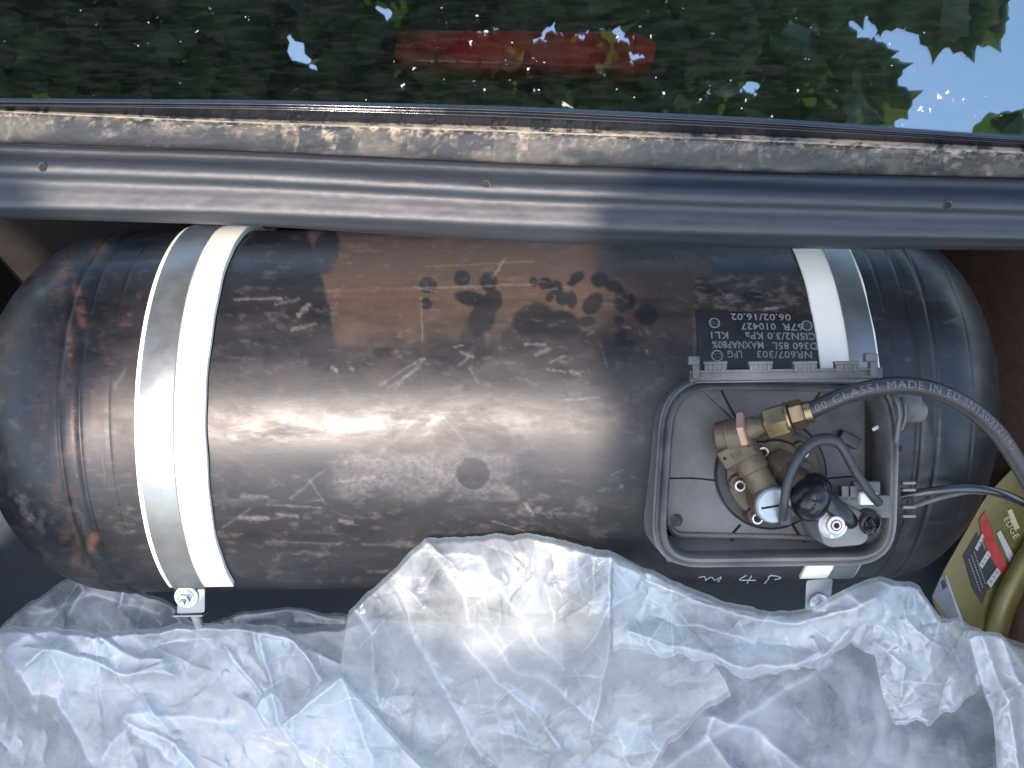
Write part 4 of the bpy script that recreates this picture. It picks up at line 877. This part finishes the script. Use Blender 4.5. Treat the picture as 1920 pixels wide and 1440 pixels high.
# ------------------------------------------------------------------ TREE overhead
tree = thing('tree', (-2.6, 1.6, -.8), 'leafy tree arching over the car, mirrored in the rear window', 'tree')
def leafmesh(kind):
    # broad, toothed leaf with a pointed tip, folded along its midrib
    rng = random.Random(kind); half = []
    lob = [(0, 0), (.20, -.10), (.40, .02), (.47, .22), (.52, .30), (.40, .36), (.43, .50), (.46, .60), (.30, .62), (.27, .74), (.24, .82), (.12, .84), (.05, 1.0), (0, 1.12)]
    pts = [(x * rng.uniform(.88, 1.12), y + rng.uniform(-.02, .02)) for x, y in lob]; pts[0] = (0, 0); pts[-1] = (0, 1.12)
    V = []; n = len(pts)
    fold = rng.uniform(.1, .5)
    for s in (1, -1):
        for x, y in pts: V.append((s * x * (1 if s == 1 else rng.uniform(.92, 1.05)), y, abs(x) * fold + .12 * math.sin(y * 3 + kind)))
    ce = len(V); V += [(0, y, .12 * math.sin(y * 3 + kind)) for y in (.25, .5, .75)]
    Fc = []
    def ci(y): return ce + (0 if y < .37 else 1 if y < .62 else 2)
    for h in (0, n):
        for i in range(n - 1):
            a, b = h + i, h + i + 1; c1, c2 = ci(V[a][1]), ci(V[b][1])
            Fc.append((a, b, c2) if h == 0 else (b, a, c2))
            if c1 != c2: Fc.append((a, c2, c1) if h == 0 else (c2, a, c1))
    return V, Fc
LM = [leafmesh(i) for i in range(6)]
lm_data = []
for V, Fc in LM:
    me = bpy.data.meshes.new('leaf'); me.from_pydata(V, [], Fc); me.materials.append(m_leaf); lm_data.append(me)
def leaf_rot(nrm, spin):
    z = nrm.normalized(); x = z.orthogonal().normalized(); y = z.cross(x)
    x2 = x * math.cos(spin) + y * math.sin(spin); y2 = z.cross(x2); return Matrix((x2, y2, z)).transposed()
O = E(CA, CB, CD)
def refl(px, py, t):
    p = PW(px, py, .23); dr = (p - O).normalized(); h = O + dr * ((g_o - O).dot(gn) / dr.dot(gn)); r_ = dr - gn * (2 * dr.dot(gn)); return h + r_ * t, r_
bulkV, bulkF = [], []
def bulk(pos, rotm, s, kind):
    V, Fc = LM[kind]; o = len(bulkV)
    for v in V: bulkV.append(pos + rotm @ (Vector(v) * s))
    for f in Fc: bulkF.append(tuple(i + o for i in f))
def single(pos, rotm, s, kind):
    o = bpy.data.objects.new('leaf', lm_data[kind]); COL.objects.link(o); o.parent = tree
    o.matrix_local = Matrix.Translation(pos - ROOT[tree.name]) @ (rotm.to_4x4()) @ Matrix.Scale(s, 4)
rl = random.Random(5)
edge = [(-260, 1500), (0, 1470), (40, 1480), (60, 1530), (100, 1625), (130, 1650), (160, 1675), (190, 1685), (225, 1650), (245, 1640), (360, 1620)]
def maxx(y):
    return float(np.interp(y, [e[0] for e in edge], [e[1] for e in edge]))
gaps = [(720, 8, 34, 12), (745, 35, 12, 10), (1005, 85, 16, 22), (1040, 60, 22, 10), (1150, 62, 30, 12), (1205, 105, 16, 10), (1410, 158, 24, 16), (80, 30, 18, 8), (560, 100, 10, 16), (575, 125, 10, 8), (750, 162, 18, 6), (1120, 137, 14, 6), (990, 150, 6, 12), (540, 75, 8, 10), (690, 100, 8, 8), (1318, 190, 14, 6)]
cnt = 0
for lay in range(8):
    y = -240
    while y < 330:
        x = -380 + rl.uniform(-30, 30)
        while x < 1760:
            px = x + rl.uniform(-30, 30); py = y + rl.uniform(-24, 24)
            t = rl.uniform(1.5, 3.1); s = rl.uniform(.07, .14)
            rad = s * .55 / (t + .85) * FPX
            inside = px < maxx(py) - rad * .75
            ing = any(abs(px - gx) < gw * .8 + rad * .62 and abs(py - gy) < gh * .8 + rad * .62 for gx, gy, gw, gh in gaps)
            if inside and not (ing and rl.random() < .985):
                pos, r_ = refl(px, py, t)
                nm = Vector((rl.gauss(0, .55), rl.gauss(0, .55), 1)) * (1 if rl.random() < .8 else -1)
                rm = leaf_rot(nm, rl.uniform(0, 6.28))
                pos = pos - rm @ Vector((0, .5 * s, 0))
                if px > maxx(py) - 150 and cnt < 110 and 0 < py < 240: single(pos, rm, s, rl.randrange(6)); cnt += 1
                else: bulk(pos, rm, s, rl.randrange(6))
            x += 50
        y += 46
for px, py, t, s, sp_ in [(1520, 8, 1.5, .11, 2.6), (1560, 14, 1.5, .10, 3.3), (1600, 2, 1.6, .11, 2.9), (1655, 18, 1.5, .09, 3.4), (1672, 30, 1.5, .08, 3.8), (1700, 2, 1.6, .10, 3.0), (1780, 20, 1.3, .13, 3.2), (1815, 30, 1.3, .13, 3.6), (1845, 12, 1.4, .12, 2.7), (1760, 50, 1.3, .12, 3.5), (1850, 48, 1.4, .10, 2.8), (1810, 55, 1.35, .11, 3.1), (1885, 243, 1.5, .10, 1.0), (1910, 246, 1.5, .09, 1.4),
                         (1575, 75, 1.6, .09, 1.8), (1640, 112, 1.6, .09, 1.3), (1660, 130, 1.7, .10, .8), (1680, 190, 1.7, .10, 1.2), (1620, 170, 1.8, .12, .4), (1650, 205, 1.8, .11, 1.0), (1600, 130, 1.8, .12, 1.0)]:
    pos, r_ = refl(px, py, t); nm = -r_ + Vector((rl.gauss(0, .25), rl.gauss(0, .25), 0))
    # spin so that the tip points down in the mirrored view
    z = nm.normalized(); tip = (EA * math.sin(sp_) + EB * math.cos(sp_)); tip = (tip - z * tip.dot(z)).normalized(); xx = tip.cross(z); rm = Matrix((xx, tip, z)).transposed()
    single(pos - tip * (.5 * s), rm, s, rl.randrange(6))
# added unseen shade leaves between the sun and the boot, with an opening that lets a warm patch through
def gapf(x, y):
    f = -1.0
    # large soft opening over the left and centre of the tank
    ex = (x - 640) / 665; ey = (y - 850) / 500
    f = max(f, 1 - (abs(ex) ** 4 + abs(ey) ** 4))
    f = max(f, 1 - (((x - 900) / 1700) ** 2 + ((y - 130) / 330) ** 2))
    f = max(f, 1 - (((x - 900) / 330) ** 2 + ((y - 1160) / 260) ** 2))
    return f
for lay in range(5):
    yy = -60
    while yy < 1700:
        xx_ = -250
        while xx_ < 2250:
            px = xx_ + rl.uniform(-45, 45); py = yy + rl.uniform(-40, 40)
            if gapf(px, py) < rl.uniform(-.02, .06):
                pos = PW(px, py, .17) + SUN * rl.uniform(3.2, 4.0); s = rl.uniform(.12, .18)
                rm = leaf_rot(SUN + Vector((rl.gauss(0, .35), rl.gauss(0, .35), rl.gauss(0, .2))), rl.uniform(0, 6.28)); bulk(pos - rm @ Vector((0, .5 * s, 0)), rm, s, rl.randrange(6))
            xx_ += 120
        yy += 110
cr_ = obj('crown', bulkV, bulkF, m_leaf, tree, False); cr_['kind'] = 'stuff'  # mirrored leaves together with the added shade leaves
def limb(pts, r0, r1): return tube([Vector(p) for p in pts], lambda t: r0 + (r1 - r0) * t, 12, 8, up=Vector((.3, .2, .9)))
tips = [refl(900, 60, 2.6)[0], refl(1380, 90, 2.3)[0], refl(300, 140, 2.6)[0]]
obj('trunk', *limb([(-2.6, 1.6, -.8), (-2.55, 1.6, .4), (-2.4, 1.5, 1.6), (-2.0, 1.3, 2.8)], .16, .09), m_bark, tree)
for tp_ in tips: obj('branch', *limb([(-2.3, 1.45, 2.0), ((-2.3 + tp_.x) / 2, (1.45 + tp_.y) / 2, tp_.z + .35), tuple(tp_ + Vector((0, 0, .1)))], .06, .012), m_bark, tree)
bt = PW(900, 800, .17) + SUN * 3.7
obj('branch', *limb([(-2.0, 1.3, 2.7), (-1.9, -.3, 3.6), tuple(bt + Vector((-1.3, .5, .3))), tuple(bt + Vector((-1.0, -.6, .3)))], .06, .02), m_bark, tree)
tw_ = [refl(x, y, 1.55)[0] for x, y in ((1480, 20), (1515, 50), (1530, 68), (1570, 78))]
obj('twig', *tube(tw_, .0035, 8, 5), m_bark, tree)
tw_ = [refl(x, y, 1.35)[0] for x, y in ((1690, -60), (1730, 0), (1755, 35))]
obj('twig', *tube(tw_, .003, 8, 5), m_bark, tree)
